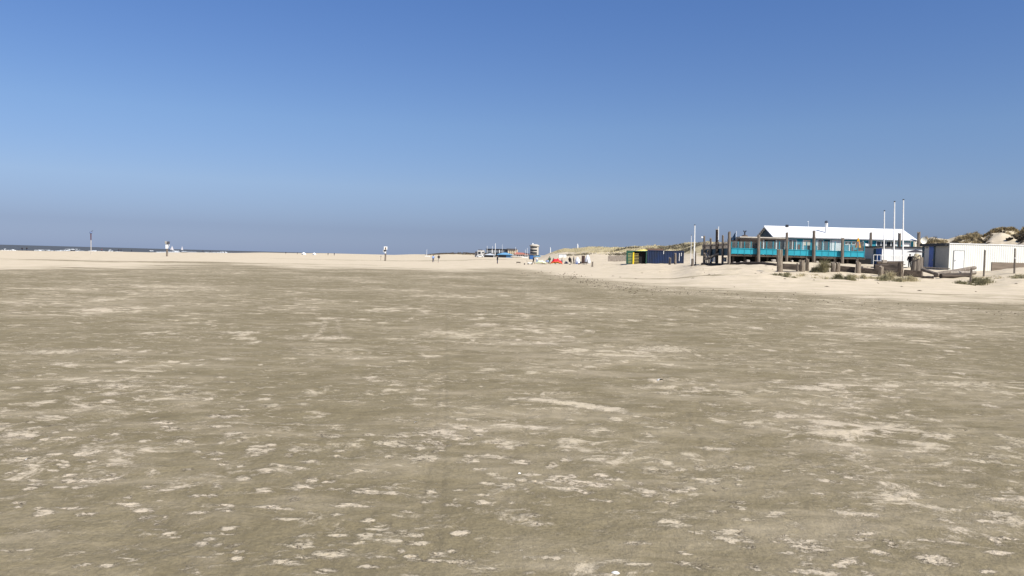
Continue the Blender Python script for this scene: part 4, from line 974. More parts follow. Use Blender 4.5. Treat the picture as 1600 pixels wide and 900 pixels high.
# ------------------------------------------------------------------ blue and green containers
def cont_wall(mbx, x0, x1, y, z0, z1, pitch=.28, dep=.05):
    n = int((x1 - x0) / pitch * 4); pts_ = [(x0 + (x1 - x0) * i / n, y + (0 if i % 4 in (0, 1) else dep)) for i in range(n + 1)]; m_ = len(pts_)
    mbx.add([(x, yy, z0) for x, yy in pts_] + [(x, yy, z1) for x, yy in pts_], [(i, i + 1, m_ + i + 1, m_ + i) for i in range(m_ - 1)])
BY = 138.0; bx0 = W(1012, 402, BY).x; bx1 = W(1068.5, 402, BY).x; bt = W(1040, 391.6, BY).z; bb = gz((bx0 + bx1) / 2, BY) - .2
bc = thing('shipping_container', (bx0, BY, bb + .2), 'dark blue shipping container, rusty low down, on the sand', 'container')
b_ = MB(); cont_wall(b_, bx0 + .1, bx1 - .1, BY + .02, bb, bt - .1); b_.box(bx0 + .08, bx1 - .08, BY + .1, BY + 2.4, bb, bt - .05); b_.build('wall', mat('blue_container_paint', (.011, .026, .078), .5, (.018, .024, .042), .9, (1, 1, .6)), bc)
b_ = MB(); b_.box(bx0, bx1, BY - .02, BY + .019, bt - .1, bt); b_.box(bx0, bx0 + .1, BY - .02, BY + .018, bb, bt - .102); b_.box(bx1 - .1, bx1, BY - .02, BY + .018, bb, bt - .102); b_.build('corner_frame', mat('blue_frame', (.011, .024, .07), .5), bc)
for px, p0, p1 in ((1061.5, 395.5, 408), (1064.6, 395, 400), (1037, 392, 397)):
    a_ = W(px, p0, BY); c_ = W(px, p1, BY); MB().box(a_.x - .04, a_.x + .04, BY - .06, BY - .021, c_.z, a_.z).build('lock_bar', white_paint, bc)
MB().box(bx0 + .0, W(1037, 390, BY).x, BY + .3, BY + 2.2, bt + .002, bt + .32).build('roof_board', brown, bc)
gy = 136.5; gx0 = W(989, 402, gy).x; gx1 = W(1010.5, 402, gy).x; gt = W(1000, 392, gy).z; gb = gz((gx0 + gx1) / 2, gy) - .15
gc = thing('storage_container', (gx0, gy, gb), 'open green storage container with dark interior left of the blue one', 'container')
b_ = MB(); b_.box(gx0, gx0 + .08, gy, gy + 3, gb, gt); b_.box(gx1 - .12, gx1, gy, gy + 3, gb, gt); b_.box(gx0 + .081, gx1 - .121, gy, gy + 3, gt - .1, gt); b_.box(gx0 + .081, gx1 - .121, gy + 2.9, gy + 3, gb, gt - .101); b_.build('shell', green_steel, gc)
MB().box(gx0 + .09, gx1 - .13, gy + .6, gy + 2.8, gb + .1, gt - .2).build('interior_shade_box', shade_black, gc)  # added black block paints the shade inside the container
a_ = W(978.5, 402, gy).x; MB().box(a_, gx0 - .01, gy - .05, gy, gb + .1, gt).build('open_door', green_steel, gc)
root = thing('slatted_rack', G(990, 134.8), 'bright yellow post rack with pale horizontal bars before the green container', 'rack')
a_ = W(990, 394.5, 134.8); g = G(990, 134.8); MB().box(a_.x - .11, a_.x + .11, 134.75, 134.95, g.z - .3, a_.z).build('post', yellow, root)
for k in range(7):
    py = 396.5 + k * 2.35; a_ = W(981.5, py, 134.9); c_ = W(998, py, 134.9); MB().box(a_.x, c_.x, 134.96, 135.02, a_.z - .022, a_.z + .022).build('bar', pale_yellow, root)
root = thing('kayak', W(1003, 389.5, 138), 'yellow upturned boat stored on the green container roof', 'boat')
v = W(1003, 389.3, 137.4); root.location = (v.x, 137.4, gt); vs = []; fs = []; N = 10
for j in range(11):
    f = j / 10 * 2 - 1; wd_ = .34 * (1 - f * f) ** .6; hh_ = .22 * (1 - f * f) ** .5
    for i in range(N): a_ = math.pi * i / (N - 1); vs.append((v.x + f * 1.0, 137.4 + wd_ * math.cos(a_), gt + .02 + hh_ * math.sin(a_) + .10 * f))
for j in range(10):
    for i in range(N - 1): fs.append((j * N + i, j * N + i + 1, (j + 1) * N + i + 1, (j + 1) * N + i))
b_ = MB(); b_.add(vs, fs); b_.build('hull', mat('faded_yellow', (.72, .62, .16), .6), root, smooth=True); MB().tube((v.x - .95, 137.4, gt + .0), (v.x + .95, 137.4, gt + .24), .03, .03, 6).build('keel', pale_yellow, root)
Yw = 185.0; a_ = W(950, 404, Yw); c_ = W(981, 404, Yw); g0 = G(950, Yw); b_ = MB()
for i in range(34):
    x = a_.x + (c_.x - a_.x) * i / 34; z = gz(x, Yw); b_.box(x, x + (c_.x - a_.x) / 36, Yw, Yw + .15, z - .3, W(965, 400.3, Yw).z + .25 * i / 34 + random.uniform(-.05, .05))
o = b_.build('board_wall', wood_grey, at=g0); tag(o, 'low grey timber wall at the dune foot left of the green container', 'wall')

# ------------------------------------------------------------------ people
def skinmesh(name, nodes, edges, m, parent, sub=1):
    me_ = bpy.data.meshes.new(name); me_.from_pydata([n_[0] for n_ in nodes], edges, [])
    bm = bmesh.new(); bm.from_mesh(me_); lay = bm.verts.layers.skin.verify(); bm.verts.ensure_lookup_table()
    for i, v_ in enumerate(bm.verts): v_[lay].radius = (nodes[i][1], nodes[i][1] * (nodes[i][2] if len(nodes[i]) > 2 else 1)); v_[lay].use_root = (i == 0)
    bm.to_mesh(me_); bm.free(); o = bpy.data.objects.new(name, me_); C.objects.link(o)
    o.modifiers.new('skin', 'SKIN'); sm_ = o.modifiers.new('sub', 'SUBSURF'); sm_.levels = sub; sm_.render_levels = sub
    dg = bpy.context.evaluated_depsgraph_get(); ev = o.evaluated_get(dg); fin = bpy.data.meshes.new_from_object(ev, depsgraph=dg)
    bpy.data.objects.remove(o); fin.name = name; fin.materials.clear(); fin.materials.append(m)
    fin.polygons.foreach_set('use_smooth', [True] * len(fin.polygons))
    o = bpy.data.objects.new(name, fin); C.objects.link(o)
    o.parent = parent; return o
POSES = {
 'stand': dict(hip=.93, kneeL=(-.10, .02, .5), ankL=(-.11, .0, .08), kneeR=(.10, .02, .5), ankR=(.11, .02, .08), elL=(-.25, .02, 1.15), haL=(-.25, .08, .90), elR=(.25, .02, 1.15), haR=(.24, .10, .90)),
 'walk': dict(hip=.92, kneeL=(-.10, .20, .53), ankL=(-.10, .24, .10), kneeR=(.10, -.04, .50), ankR=(.10, -.28, .13), elL=(-.25, -.12, 1.17), haL=(-.25, -.12, .92), elR=(.25, .06, 1.17), haR=(.24, .22, .98)),
 'elbow': dict(hip=.93, kneeL=(-.12, .05, .5), ankL=(-.16, .05, .08), kneeR=(.12, .02, .5), ankR=(.15, .0, .08), elL=(-.36, .05, 1.2), haL=(-.22, .2, 1.30), elR=(.34, .02, 1.2), haR=(.24, .2, 1.25)),
 'sit': dict(hip=.16, kneeL=(-.16, .32, .46), ankL=(-.14, .52, .08), kneeR=(.16, .34, .46), ankR=(.14, .55, .08), elL=(-.28, .10, .42), haL=(-.16, .30, .40), elR=(.28, .10, .42), haR=(.16, .30, .40)),
 'sitchair': dict(hip=.48, kneeL=(-.12, .42, .48), ankL=(-.12, .44, .08), kneeR=(.12, .42, .48), ankR=(.12, .48, .08), elL=(-.27, .06, .72), haL=(-.16, .28, .62), elR=(.27, .06, .72), haR=(.16, .28, .62)),
}
def person(loc, pose, top, legs, label, hair=hair_d, rotz=0.0, sc=1.0, group=None, bulk=.022):
    P = POSES[pose]; h = P['hip']; d = h - .93
    root = thing('person', (0, 0, 0), label, 'person', group)
    def up(z): return z + d
    n = [((0, 0, h), .13, .8), ((0, .0, up(1.12)), .125, .8), ((0, 0, up(1.33)), .15, .75), ((0, 0, up(1.47)), .055), ((0, .02, up(1.56)), .075, 1.1), ((0, .02, up(1.68)), .085, 1.1),
         ((-.19, 0, up(1.40)), .055), ((-.19, 0, up(1.40)), .05), ((.19, 0, up(1.40)), .055), ((.19, 0, up(1.40)), .05)]
    def dlt(q): return q if pose in ('sit', 'sitchair') else q
    n = n[:6] + [((-.18, 0, up(1.41)), .055), (P['elL'], .042), (P['haL'], .032), ((.18, 0, up(1.41)), .055), (P['elR'], .042), (P['haR'], .032),
                 ((-.09, 0, h - .04), .085), (P['kneeL'], .06), (P['ankL'], .042), ((P['ankL'][0], P['ankL'][1] + .14, P['ankL'][2] - .04), .035),
                 ((.09, 0, h - .04), .085), (P['kneeR'], .06), (P['ankR'], .042), ((P['ankR'][0], P['ankR'][1] + .14, P['ankR'][2] - .04), .035)]
    e = [(0, 1), (1, 2), (2, 3), (3, 4), (4, 5), (2, 6), (6, 7), (7, 8), (2, 9), (9, 10), (10, 11), (0, 12), (12, 13), (13, 14), (14, 15), (0, 16), (16, 17), (17, 18), (18, 19)]
    skinmesh('body', n, e, skin, root)
    g_ = bulk
    nj = [(n[0][0], n[0][1] + g_, .85), (n[1][0], n[1][1] + g_, .85), (n[2][0], n[2][1] + g_, .8)] + [(n[6][0], n[6][1] + g_), (n[7][0], n[7][1] + g_), (Vector(n[7][0]).lerp(Vector(n[8][0]), .85), n[8][1] + g_), (n[9][0], n[9][1] + g_), (n[10][0], n[10][1] + g_), (Vector(n[10][0]).lerp(Vector(n[11][0]), .85), n[11][1] + g_)]
    nj = [(tuple(q[0]),) + tuple(q[1:]) for q in nj]
    skinmesh('jacket', nj, [(0, 1), (1, 2), (2, 3), (3, 4), (4, 5), (2, 6), (6, 7), (7, 8)], top, root)
    nl = [((0, 0, h + .02), .135, .85)] + [(n[12][0], .10), (n[13][0], .075), (n[14][0], .062), (n[16][0], .10), (n[17][0], .075), (n[18][0], .062)]
    skinmesh('trousers', nl, [(0, 1), (1, 2), (2, 3), (0, 4), (4, 5), (5, 6)], legs, root)
    hb = MB(); c_ = (0, -.005, up(1.60)); hb.lathe(c_, [(.095, .0), (.112, .06), (.10, .13), (.06, .18), (.01, .195)], 10); o = hb.build('hair', hair, root, smooth=True)
    root.location = loc; root.rotation_euler = (0, 0, rotz); root.scale = (sc,) * 3
    return root
pi = math.pi
person(G(676.8, 182), 'walk', c_lblue, c_navy, 'person in a light blue top and dark trousers walking away, left one of the pair', rotz=.3, sc=.98, bulk=.05)
person(G(685.5, 181), 'elbow', c_black, c_cream, 'person in a black jacket and pale trousers, right one of the walking pair', rotz=2.6, sc=1.02, bulk=.05)
dk = person(G(777, 168), 'stand', c_black, c_navy, 'person all in dark blue standing alone on the pale sand below the village', rotz=-1.3, sc=1.02, bulk=.06)
person(G(1421, 91.4), 'stand', c_black, c_black, 'person in black standing at the white shed wall beside the netted stump', rotz=2.2, sc=.90, bulk=.05)
person(G(1105.2, 101.5), 'stand', c_cream, c_grey, 'person in pale clothes at the gangway', hair_l, rotz=3.0)
person(G(1111, 100.5), 'stand', c_yellow, c_grey, 'person in a yellow jacket beside the gangway', rotz=1.0)
YG = 166
person(G(833.5, 167), 'walk', c_black, c_black, 'person in black walking by the white cart', rotz=1.4, sc=.88, bulk=.09)
person(G(838.8, 172), 'stand', c_white, c_lblue, 'person in a white shirt beside the pale green kite', hair_l, sc=.85, bulk=.06)
person(G(858.5, 167), 'stand', c_green, c_green, 'person in dark green standing behind the red kite', rotz=.3, sc=.92, bulk=.09)
person(G(864.5, 166), 'sitchair', c_black, c_grey, 'person in dark clothes sitting behind the red kite', rotz=-1.2, sc=1.0, bulk=.10)
person(G(878.0, 168), 'sitchair', c_grey, c_black, 'person in grey sitting right of the red kite', hair_l, rotz=1.2, sc=.95, bulk=.06)
person(G(890.0, 165), 'sitchair', c_black, c_black, 'person in black sitting left of the white tent', rotz=-.8, sc=1.1, bulk=.12)
person(G(896.3, 165), 'stand', c_grey, c_black, 'person in grey standing against the left side of the white tent', hair_l, rotz=1.7, sc=.92, bulk=.08)
person(G(855.0, 169), 'sit', c_lblue, c_cream, 'person in light blue sitting low left of the red kite', hair_l, rotz=2.5, sc=1.05, bulk=.08)
far = [(34.5, 372, 'dark walker at the water edge, far left'), (42, 368, 'second dark walker at the far left water edge'), (159, 470, 'walker with a red top at the waterline right of the tall beacon pole'),
       (185.5, 480, 'dark figure at the waterline, left of two close together'), (189, 482, 'dark figure at the waterline, right of two close together'), (205.5, 500, 'dark figure at the surf left of the sign post'),
       (317, 640, 'distant dark figure right of the small sailing boats'), (328.5, 660, 'distant dark figure second right of the sailing boats'), (350, 640, 'distant lone figure on the pale sand left of centre'),
       (446.5, 640, 'distant figure left of the white shelters'), (464.5, 600, 'distant dark figure next to the white shelters'), (512.5, 540, 'distant dark figure, left one of two right of the shelters'), (522.3, 520, 'distant dark figure, right one of two right of the shelters')]
for i, (px, Y, lb) in enumerate(far):
    if i == 2: person(G(px, Y), 'walk', c_red, c_black, lb, rotz=1.5)
    else: copy_tree(dk, G(px, Y), lb, 'distant walkers near the sea', rotz=i * 1.1)
dk['group'] = 'distant walkers near the sea'

# ------------------------------------------------------------------ kites, tents and gear in the middle distance
def kite(px, Y, wpx, hpx, fab, edge_m, label, rot=0.0):
    g = G(px, Y); s_ = Y / FPX; Wd = wpx * s_ / 2; H = hpx * s_; root = thing('kite', g, label, 'kite')
    vs = []; fs = []; N, M = 15, 7
    for j in range(M):
        for i in range(N):
            f = i / (N - 1) * 2 - 1; a_ = j / (M - 1); z = H * (1 - abs(f) ** 2.2) * math.sin(math.pi * (.12 + .83 * a_)) * (1 + .12 * math.sin(i * 1.7)); vs.append((g.x + f * Wd, g.y - .6 + 1.3 * a_ + .25 * f * f, g.z + max(z, 0) + .03 + .05 * abs(math.sin(i * 1.9))))
    for j in range(M - 1):
        for i in range(N - 1): fs.append((j * N + i, j * N + i + 1, (j + 1) * N + i + 1, (j + 1) * N + i))
    b_ = MB(); b_.add(vs, fs); b_.build('canopy', fab, root, smooth=True)
    b_ = MB()
    for i in range(N - 1): b_.tube(vs[i], vs[i + 1], .035, .035, 6)
    b_.build('leading_edge', edge_m, root, smooth=True); return root
kite(869.5, 163.5, 20, 8.5, red, orange, 'large bright red kite with orange edge lying on the sand')
kite(845, 166, 19, 6.0, palegreen, pale_yellow, 'pale green kite collapsed on the sand beside the white cart')
def tent(px, Y, wpx, hpx, m, label, m2=None):
    g = G(px, Y); s_ = Y / FPX; r_ = wpx * s_ / 2; H = hpx * s_; root = thing('tent', g, label, 'tent')
    b_ = MB(); b_.lathe((g.x, g.y, g.z - .05), [(r_, 0), (r_ * .96, H * .25), (r_ * .74, H * .6), (r_ * .4, H * .88), (r_ * .06, H * 1.03)], 10); b_.build('canopy', m, root, smooth=True)
    b_ = MB(); b_.add([(g.x - r_ * .55, g.y - r_ * .93, g.z), (g.x + r_ * .15, g.y - r_ * 1.02, g.z), (g.x - r_ * .1, g.y - r_ * .84, g.z + H * .55), (g.x - r_ * .3, g.y - r_ * .6, g.z)], [(0, 1, 2), (0, 2, 3), (1, 3, 2)]); b_.build('entrance', m2 or c_navy, root); return root
tent(902, 165, 9.5, 11, tent_white, 'white and pale blue dome tent left of the tall brown locker', c_blue)
tent(918, 164, 9.5, 13.5, tent_white, 'tall white dome tent right of the tall brown locker', c_grey)
tent(885, 166, 7, 5, tent_grey, 'small grey dome tent between the red kite and the seated person')
tent(474.5, 640, 8, 3.4, white_paint, 'white beach shelter far away, left of two'); tent(491, 610, 6, 3.6, white_paint, 'white beach shelter far away, right of two')
g = G(911.3, 165.5); s_ = 165.5 / FPX; root = thing('locker', g, 'tall narrow brown locker standing between the two white tents', 'locker')
MB().box(g.x - 2.4 * s_, g.x + 2.4 * s_, g.y, g.y + .6, g.z - .1, g.z + 12.2 * s_).build('carcass', brown, root); MB().box(g.x - 2.1 * s_, g.x + 2.1 * s_, g.y - .04, g.y - .003, g.z + .05, g.z + 11.8 * s_).build('door', mat('dark_brown_door', (.06, .035, .03), .8), root)
def crate(px, Y, wpx, hpx, m, label, legs=False, cat='crate'):
    g = G(px, Y); s_ = Y / FPX; a_, H = wpx * s_ / 2, hpx * s_; root = thing('crate' if cat == 'crate' else cat.replace(' ', '_'), g, label, cat)
    if legs:
        MB().box(g.x - a_, g.x + a_, g.y - .3, g.y + .3, g.z + H * .62, g.z + H).build('table_top', m, root)
        for sx in (-.8, .8):
            for sy in (-.22, .22): MB().box(g.x + a_ * sx - .03, g.x + a_ * sx + .03, g.y + sy - .03, g.y + sy + .03, g.z - .1, g.z + H * .61).build('leg', wood_grey, root)
    else:
        MB().box(g.x - a_, g.x + a_, g.y - .25, g.y + .25, g.z - .05, g.z + H * .85).build('box_body', m, root, bevel=.02); MB().box(g.x - a_ * 1.04, g.x + a_ * 1.04, g.y - .27, g.y + .27, g.z + H * .86, g.z + H).build('lid', m, root)
    return root
crate(810, 160, 6.5, 4, wood_dark, 'low dark wooden table standing alone left of the group', True, 'low table')
crate(914.5, 150, 5, 5.0, wood_dark, 'dark wooden stool on the sand in front of the tall white tent', True, 'stool')
crate(904.8, 158, 2.6, 2.2, brown, 'small brown box in front of the white dome tent')
crate(890.5, 157, 3, 1.4, c_grey, 'flat grey cool box before the seated person in black'); crate(906.8, 165, 2.6, 3.2, c_black, 'black bag against the right side of the white dome tent', cat='bag')
crate(819.5, 158, 1.8, 2.0, c_black, 'small dark bag left of the white cart', cat='bag')
crate(852, 171, 11, 3.6, brown, 'long brown windbreak box between the two kites', cat='locker box')
g = G(828, 163); root = thing('beach_cart', g, 'white folding beach cart with dark wheels left of the pale green kite', 'cart')
MB().box(g.x - .5, g.x + .45, g.y - .25, g.y + .25, g.z + .2, g.z + .42).build('tray', white_paint, root, bevel=.03)
for sx in (-.38, .38):
    for sy in (-.3, .3): MB().tube((g.x + sx, g.y + sy - .03, g.z + .13), (g.x + sx, g.y + sy + .03, g.z + .13), .14, .14, 12).build('wheel', c_black, root)
MB().tube((g.x - .45, g.y, g.z + .4), (g.x - .75, g.y, g.z + .85), .03, .03, 6).build('handle', c_grey, root)

# blue cabin, white cabin, blue car
g = G(830, 335); s_ = 335 / FPX; root = thing('beach_cabin', g, 'bright blue upright beach cabin below the lookout tower', 'cabin')
MB().box(g.x - 3.4 * s_, g.x + 3.4 * s_, g.y, g.y + 1.8, g.z - .3, g.z + 6.6 * s_).build('wall', mat('cabin_blue', (.035, .12, .34), .6), root); MB().box(g.x - 3.7 * s_, g.x + 3.7 * s_, g.y - .15, g.y + 2, g.z + 6.62 * s_, g.z + 7.2 * s_).build('roof', dark_grey, root)
MB().box(g.x - 3.2 * s_, g.x - 2 * s_, g.y - .04, g.y - .003, g.z, g.z + 6 * s_).build('door', navy_teal, root)
g = G(879, 246); s_ = 246 / FPX; root = thing('beach_hut', g, 'small white hut on the sand slope below the long dunes', 'hut')
MB().box(g.x - 5.8 * s_, g.x + 5.8 * s_, g.y, g.y + 2.2, g.z - .5, g.z + 4.6 * s_).build('wall', white_paint, root); MB().box(g.x - 6 * s_, g.x + 6 * s_, g.y - .1, g.y + 2.3, g.z + 4.62 * s_, g.z + 5.2 * s_).build('roof', grey_wall, root); MB().box(g.x + .2 * s_, g.x + 1.6 * s_, g.y - .04, g.y - .003, g.z, g.z + 3.8 * s_).build('door', grey_wall, root)
def lowcar(px, Y, label, m, L=4.2):
    g = G(px, Y); root = thing('parked_car', g, label, 'car'); b_ = MB()
    pr_ = [(-L / 2, .35), (-L / 2, .8), (-L * .3, .9), (-L * .18, 1.4), (L * .25, 1.42), (L * .4, .95), (L / 2, .85), (L / 2, .35)]; n = len(pr_)
    b_.add([(g.x + x, g.y - .8, g.z + z) for x, z in pr_] + [(g.x + x, g.y + .8, g.z + z) for x, z in pr_], [tuple(range(n)), tuple(range(2 * n - 1, n - 1, -1))] + [(i, n + i, n + (i + 1) % n, (i + 1) % n) for i in range(n)]); b_.build('body', m, root, bevel=.05)
    b_ = MB(); b_.add([(g.x - L * .24, g.y - .815, g.z + .95), (g.x + L * .3, g.y - .815, g.z + .95), (g.x + L * .23, g.y - .815, g.z + 1.33), (g.x - L * .16, g.y - .815, g.z + 1.33)], [(0, 1, 2, 3)]); b_.build('side_window', glass_dark, root)
    for sx in (-.3, .3):
        for sy in (-.75, .75): MB().tube((g.x + L * sx, g.y + sy - .1, g.z + .32), (g.x + L * sx, g.y + sy + .1, g.z + .32), .33, .33, 14).build('wheel', c_black, root)
lowcar(839.5, 420, 'blue car parked right of the blue cabin', lblue)
lowcar(750, 455, 'white car parked below the white house of the village', white_paint)

# ------------------------------------------------------------------ village at about 500 m
VY = 500.0; s5 = VY / FPX
def vb(px0, py0, px1, py1, Y, dep, m, name, par): return MB().rect(px0, py0, px1, py1, Y, dep).build(name, m, par)
h1 = thing('village_house', W(751, 401, VY), 'small white flat-roofed house with dark windows at the left end of the village', 'house')
vb(746, 391.2, 757, 401.5, VY, 7, mat('village_white', (.58, .57, .54), .8), 'wall', h1); vb(742, 393, 745.9, 401.5, VY + .5, 6, dark_grey, 'side_wing', h1); vb(747, 390, 753.5, 391.1, VY - .1, 7, dark_grey, 'roof', h1)
for r_ in ((747.3, 393.3, 751, 396.8), (753.5, 393.8, 756.3, 395.2)): vb(*r_, VY - .2, .18, glass_dark, 'window', h1)
h2 = thing('hotel', W(778, 401, VY), 'long dark two-storey building with glass fronts in the village', 'building')
vb(760, 390, 793, 401, VY, 12, dark_grey, 'wall', h2); vb(759, 388.8, 794, 389.9, VY - .6, 13, black_trim, 'roof', h2); vb(757, 395.6, 793, 396.6, VY - 1.5, 1.4, black_trim, 'balcony', h2)
for i in range(9): vb(761 + i * 3.5, 391, 763.6 + i * 3.5, 394.6, VY - .25, .2, mat('hazy_glass', (.20, .22, .24), .3), 'window', h2)
for i in range(9): vb(761 + i * 3.5, 397.3, 763.4 + i * 3.5, 400, VY - .25, .2, glass_dark, 'window', h2)
for px in (768.2, 780): vb(px, 390.2, px + 1.0, 395.4, VY - .4, .3, white_paint, 'pillar', h2)
h3 = thing('apartment_building', W(801, 400, VY - 3), 'beige building with dark roof right of the long dark hotel', 'building')
vb(793.5, 390.2, 809, 398.5, VY - 4, 14, beige, 'wall', h3); vb(791.5, 388.4, 807.5, 390.1, VY - 4.5, 15, dark_grey, 'roof', h3)
for i in range(4):
    for j in range(2): vb(796 + i * 3.2, 391.6 + j * 3, 797.3 + i * 3.2, 393 + j * 3, VY - 4.15, .14, glass_dark, 'window', h3)
h4 = thing('beach_bar', W(790, 402, VY - 30), 'low beach bar with a bright blue pitched roof before the hotel', 'bar')
Yb = VY - 30; a_ = W(775, 397, Yb); b2 = W(803, 397, Yb); zt_ = W(790, 394.6, Yb).z; ze = W(790, 398, Yb).z; zg = W(790, 402.3, Yb).z
MB().box(a_.x + 1, b2.x - 1, Yb, Yb + 8, zg - .5, ze).build('wall', mat('bar_blue', (.10, .25, .45), .6), h4)
b_ = MB(); b_.add([(a_.x, Yb - 1, ze), (b2.x, Yb - 1, ze), (b2.x, Yb + 9, ze), (a_.x, Yb + 9, ze), (a_.x + 4.5, Yb + 4, zt_), (b2.x - 4.5, Yb + 4, zt_)], [(0, 1, 5, 4), (1, 2, 5), (2, 3, 4, 5), (3, 0, 4), (0, 3, 2, 1)]); b_.build('roof', lblue, h4)
MB().box(a_.x + 1.5, a_.x + 6, Yb - .1, Yb - .02, zg, ze - .3).build('window', glass_dark, h4)
h5 = thing('terrace_hall', W(765, 402, VY - 20), 'low dark glazed hall with white tent roof in front of the hotel', 'hall')
vb(757, 398.4, 774, 402, VY - 20, 6, glass_dark, 'wall', h5); b_ = MB(); a_ = W(756, 398.3, VY - 21); b2 = W(775, 398.3, VY - 21); b_.add([(a_.x, VY - 21, a_.z), (b2.x, VY - 21, a_.z), (b2.x, VY - 13, a_.z), (a_.x, VY - 13, a_.z), ((a_.x + b2.x) / 2, VY - 17, a_.z + 1.1)], [(0, 1, 4), (1, 2, 4), (2, 3, 4), (3, 0, 4), (0, 3, 2, 1)]); b_.build('roof', mat('pale_sheet', (.5, .54, .58), .6), h5)
h6 = thing('red_roof_house', W(815, 401, VY), 'low white house with a red tiled roof beside the lookout tower', 'house')
a_ = W(803, 398, VY - 10); b2 = W(827, 398, VY - 10); zt_ = W(815, 395, VY - 10).z; ze = W(815, 397.6, VY - 10).z; zg = W(815, 401.5, VY - 10).z
MB().box(a_.x + .5, b2.x - .5, VY - 10, VY - 3, zg - 1, ze).build('wall', white_paint, h6)
b_ = MB(); b_.add([(a_.x, VY - 11, ze), (b2.x, VY - 11, ze), (b2.x, VY - 2, ze), (a_.x, VY - 2, ze), (a_.x + 1, VY - 6.5, zt_ + .3), (b2.x - 1, VY - 6.5, zt_)], [(0, 1, 5, 4), (1, 2, 5), (2, 3, 4, 5), (3, 0, 4), (0, 3, 2, 1)]); b_.build('roof', red_roof, h6)
for i in range(6): vb(808 + i * 3, 398.6, 809.3 + i * 3, 400.4, VY - 10.12, .1, glass_dark, 'window', h6)
tw = thing('lookout_tower', W(833.5, 400, VY - 15), 'rounded white lookout tower with dark window bands and mast', 'tower')
c_ = W(834, 398, VY - 10); zz = lambda py: W(834, py, VY - 10).z; r0 = 7.0 * s5
MB().lathe((c_.x + .3, c_.y, 0), [(r0 * .92, zz(403)), (r0 * .92, zz(384.5)), (r0 * 1.0, zz(384.3)), (r0 * 1.0, zz(383)), (r0 * .5, zz(382))], 20).build('wall', mat('tower_cream', (.50, .46, .39), .7), tw)
MB().lathe((c_.x + .3, c_.y, 0), [(r0 * 1.06, zz(385.0)), (r0 * 1.1, zz(384.2)), (r0 * 1.08, zz(383.4)), (r0 * .6, zz(381.7))], 20).build('roof', MATS['tower_cream'], tw)
for (p0, p1) in ((387.2, 385.2), (392.2, 390), (396, 394)):
    b_ = MB(); N = 16; vs = []
    for i in range(N + 1):
        a__ = math.radians(195 + 110 * i / N); vs += [(c_.x + .3 + r0 * .955 * math.cos(a__), c_.y + r0 * .955 * math.sin(a__), zz(p0)), (c_.x + .3 + r0 * .955 * math.cos(a__), c_.y + r0 * .955 * math.sin(a__), zz(p1))]
    b_.add(vs, [(2 * i, 2 * i + 2, 2 * i + 3, 2 * i + 1) for i in range(N)]); b_.build('window_band', glass_dark, tw)
MB().box(c_.x - 4.0, c_.x + 2.0, c_.y - 4.0, c_.y - 2.2, zz(397.2), zz(396.4)).build('balcony', dark_grey, tw)
v = W(832.3, 382, VY - 10); MB().tube(v, W(832.4, 379.8, VY - 10), .45, .4, 8).build('mast', white_paint, tw)
for px, p0, Y, r_, lb in ((761, 384, 495, .10, 'leftmost white mast above the dark hotel'), (769.3, 384.5, 495, .1, 'thin white mast above the dark hotel, second from left'), (773.7, 380.3, 492, .19, 'tallest thick white mast above the dark hotel'),
                      (784.6, 382, 492, .09, 'white mast above the dark hotel left of the beige building'), (805.4, 386, 490, .1, 'short white mast above the beige building'), (820.6, 390, 470, .1, 'short white mast above the red roof'), (823.6, 387.5, 470, .11, 'taller white mast between the red roof and the tower'), (771.7, 391, 466, .13, 'white mast standing in front of the hotel front')):
    g = G(px, Y); t = W(px + .3, p0, Y); b_ = MB(); b_.tube((g.x, Y, g.z - .3), t, r_, r_ * .7, 8); b_.tube((g.x, Y, g.z - .2), (g.x, Y, g.z + .3), r_ * 2, r_ * 2, 8); o = b_.build('flagpole', white_paint, at=g); tag(o, lb, 'mast', 'white masts in the village')
for px, Y, L, lb in ((808, 455, 7.5, 'long white boat hull lying on the sand before the red-roofed house'),):
    g = G(px, Y); root = thing('beached_boat', g, lb, 'boat'); vs = []; fs = []; N = 9
    for j in range(9):
        f = j / 8 * 2 - 1; wd_ = 1.1 * (1 - max(f, -.2) ** 2 * .95) ** .5
        for i in range(N): a_ = math.pi + math.pi * i / (N - 1); vs.append((g.x + f * L / 2, g.y + wd_ * math.cos(a_), g.z + .95 + .2 * f * f + .9 * math.sin(a_) * (1 - .5 * f * f)))
    for j in range(8):
        for i in range(N - 1): fs.append((j * N + i, j * N + i + 1, (j + 1) * N + i + 1, (j + 1) * N + i))
    b_ = MB(); b_.add(vs, fs); b_.build('hull', white_paint, root, smooth=True); MB().box(g.x - L * .35, g.x + L * .3, g.y - .8, g.y + .8, g.z + .85, g.z + .9).build('deck', cream, root)
g = G(667, 640); root = thing('catamaran', g, 'white beached catamaran with a bare mast far off left of the village', 'boat')
for sy in (-1, 1): MB().beam((g.x - 1.6, g.y + sy, g.z + .3), (g.x + 2.4, g.y + sy, g.z + .3), .35, .5).build('hull', white_paint, root, bevel=.1)
MB().box(g.x - .9, g.x + 1, g.y - .8, g.y + .8, g.z + .56, g.z + .62).build('trampoline', c_grey, root); MB().tube((g.x - .2, g.y, g.z + .6), (g.x - .1, g.y, W(667, 389.5, 640).z), .14, .08, 8).build('mast', white_paint, root)

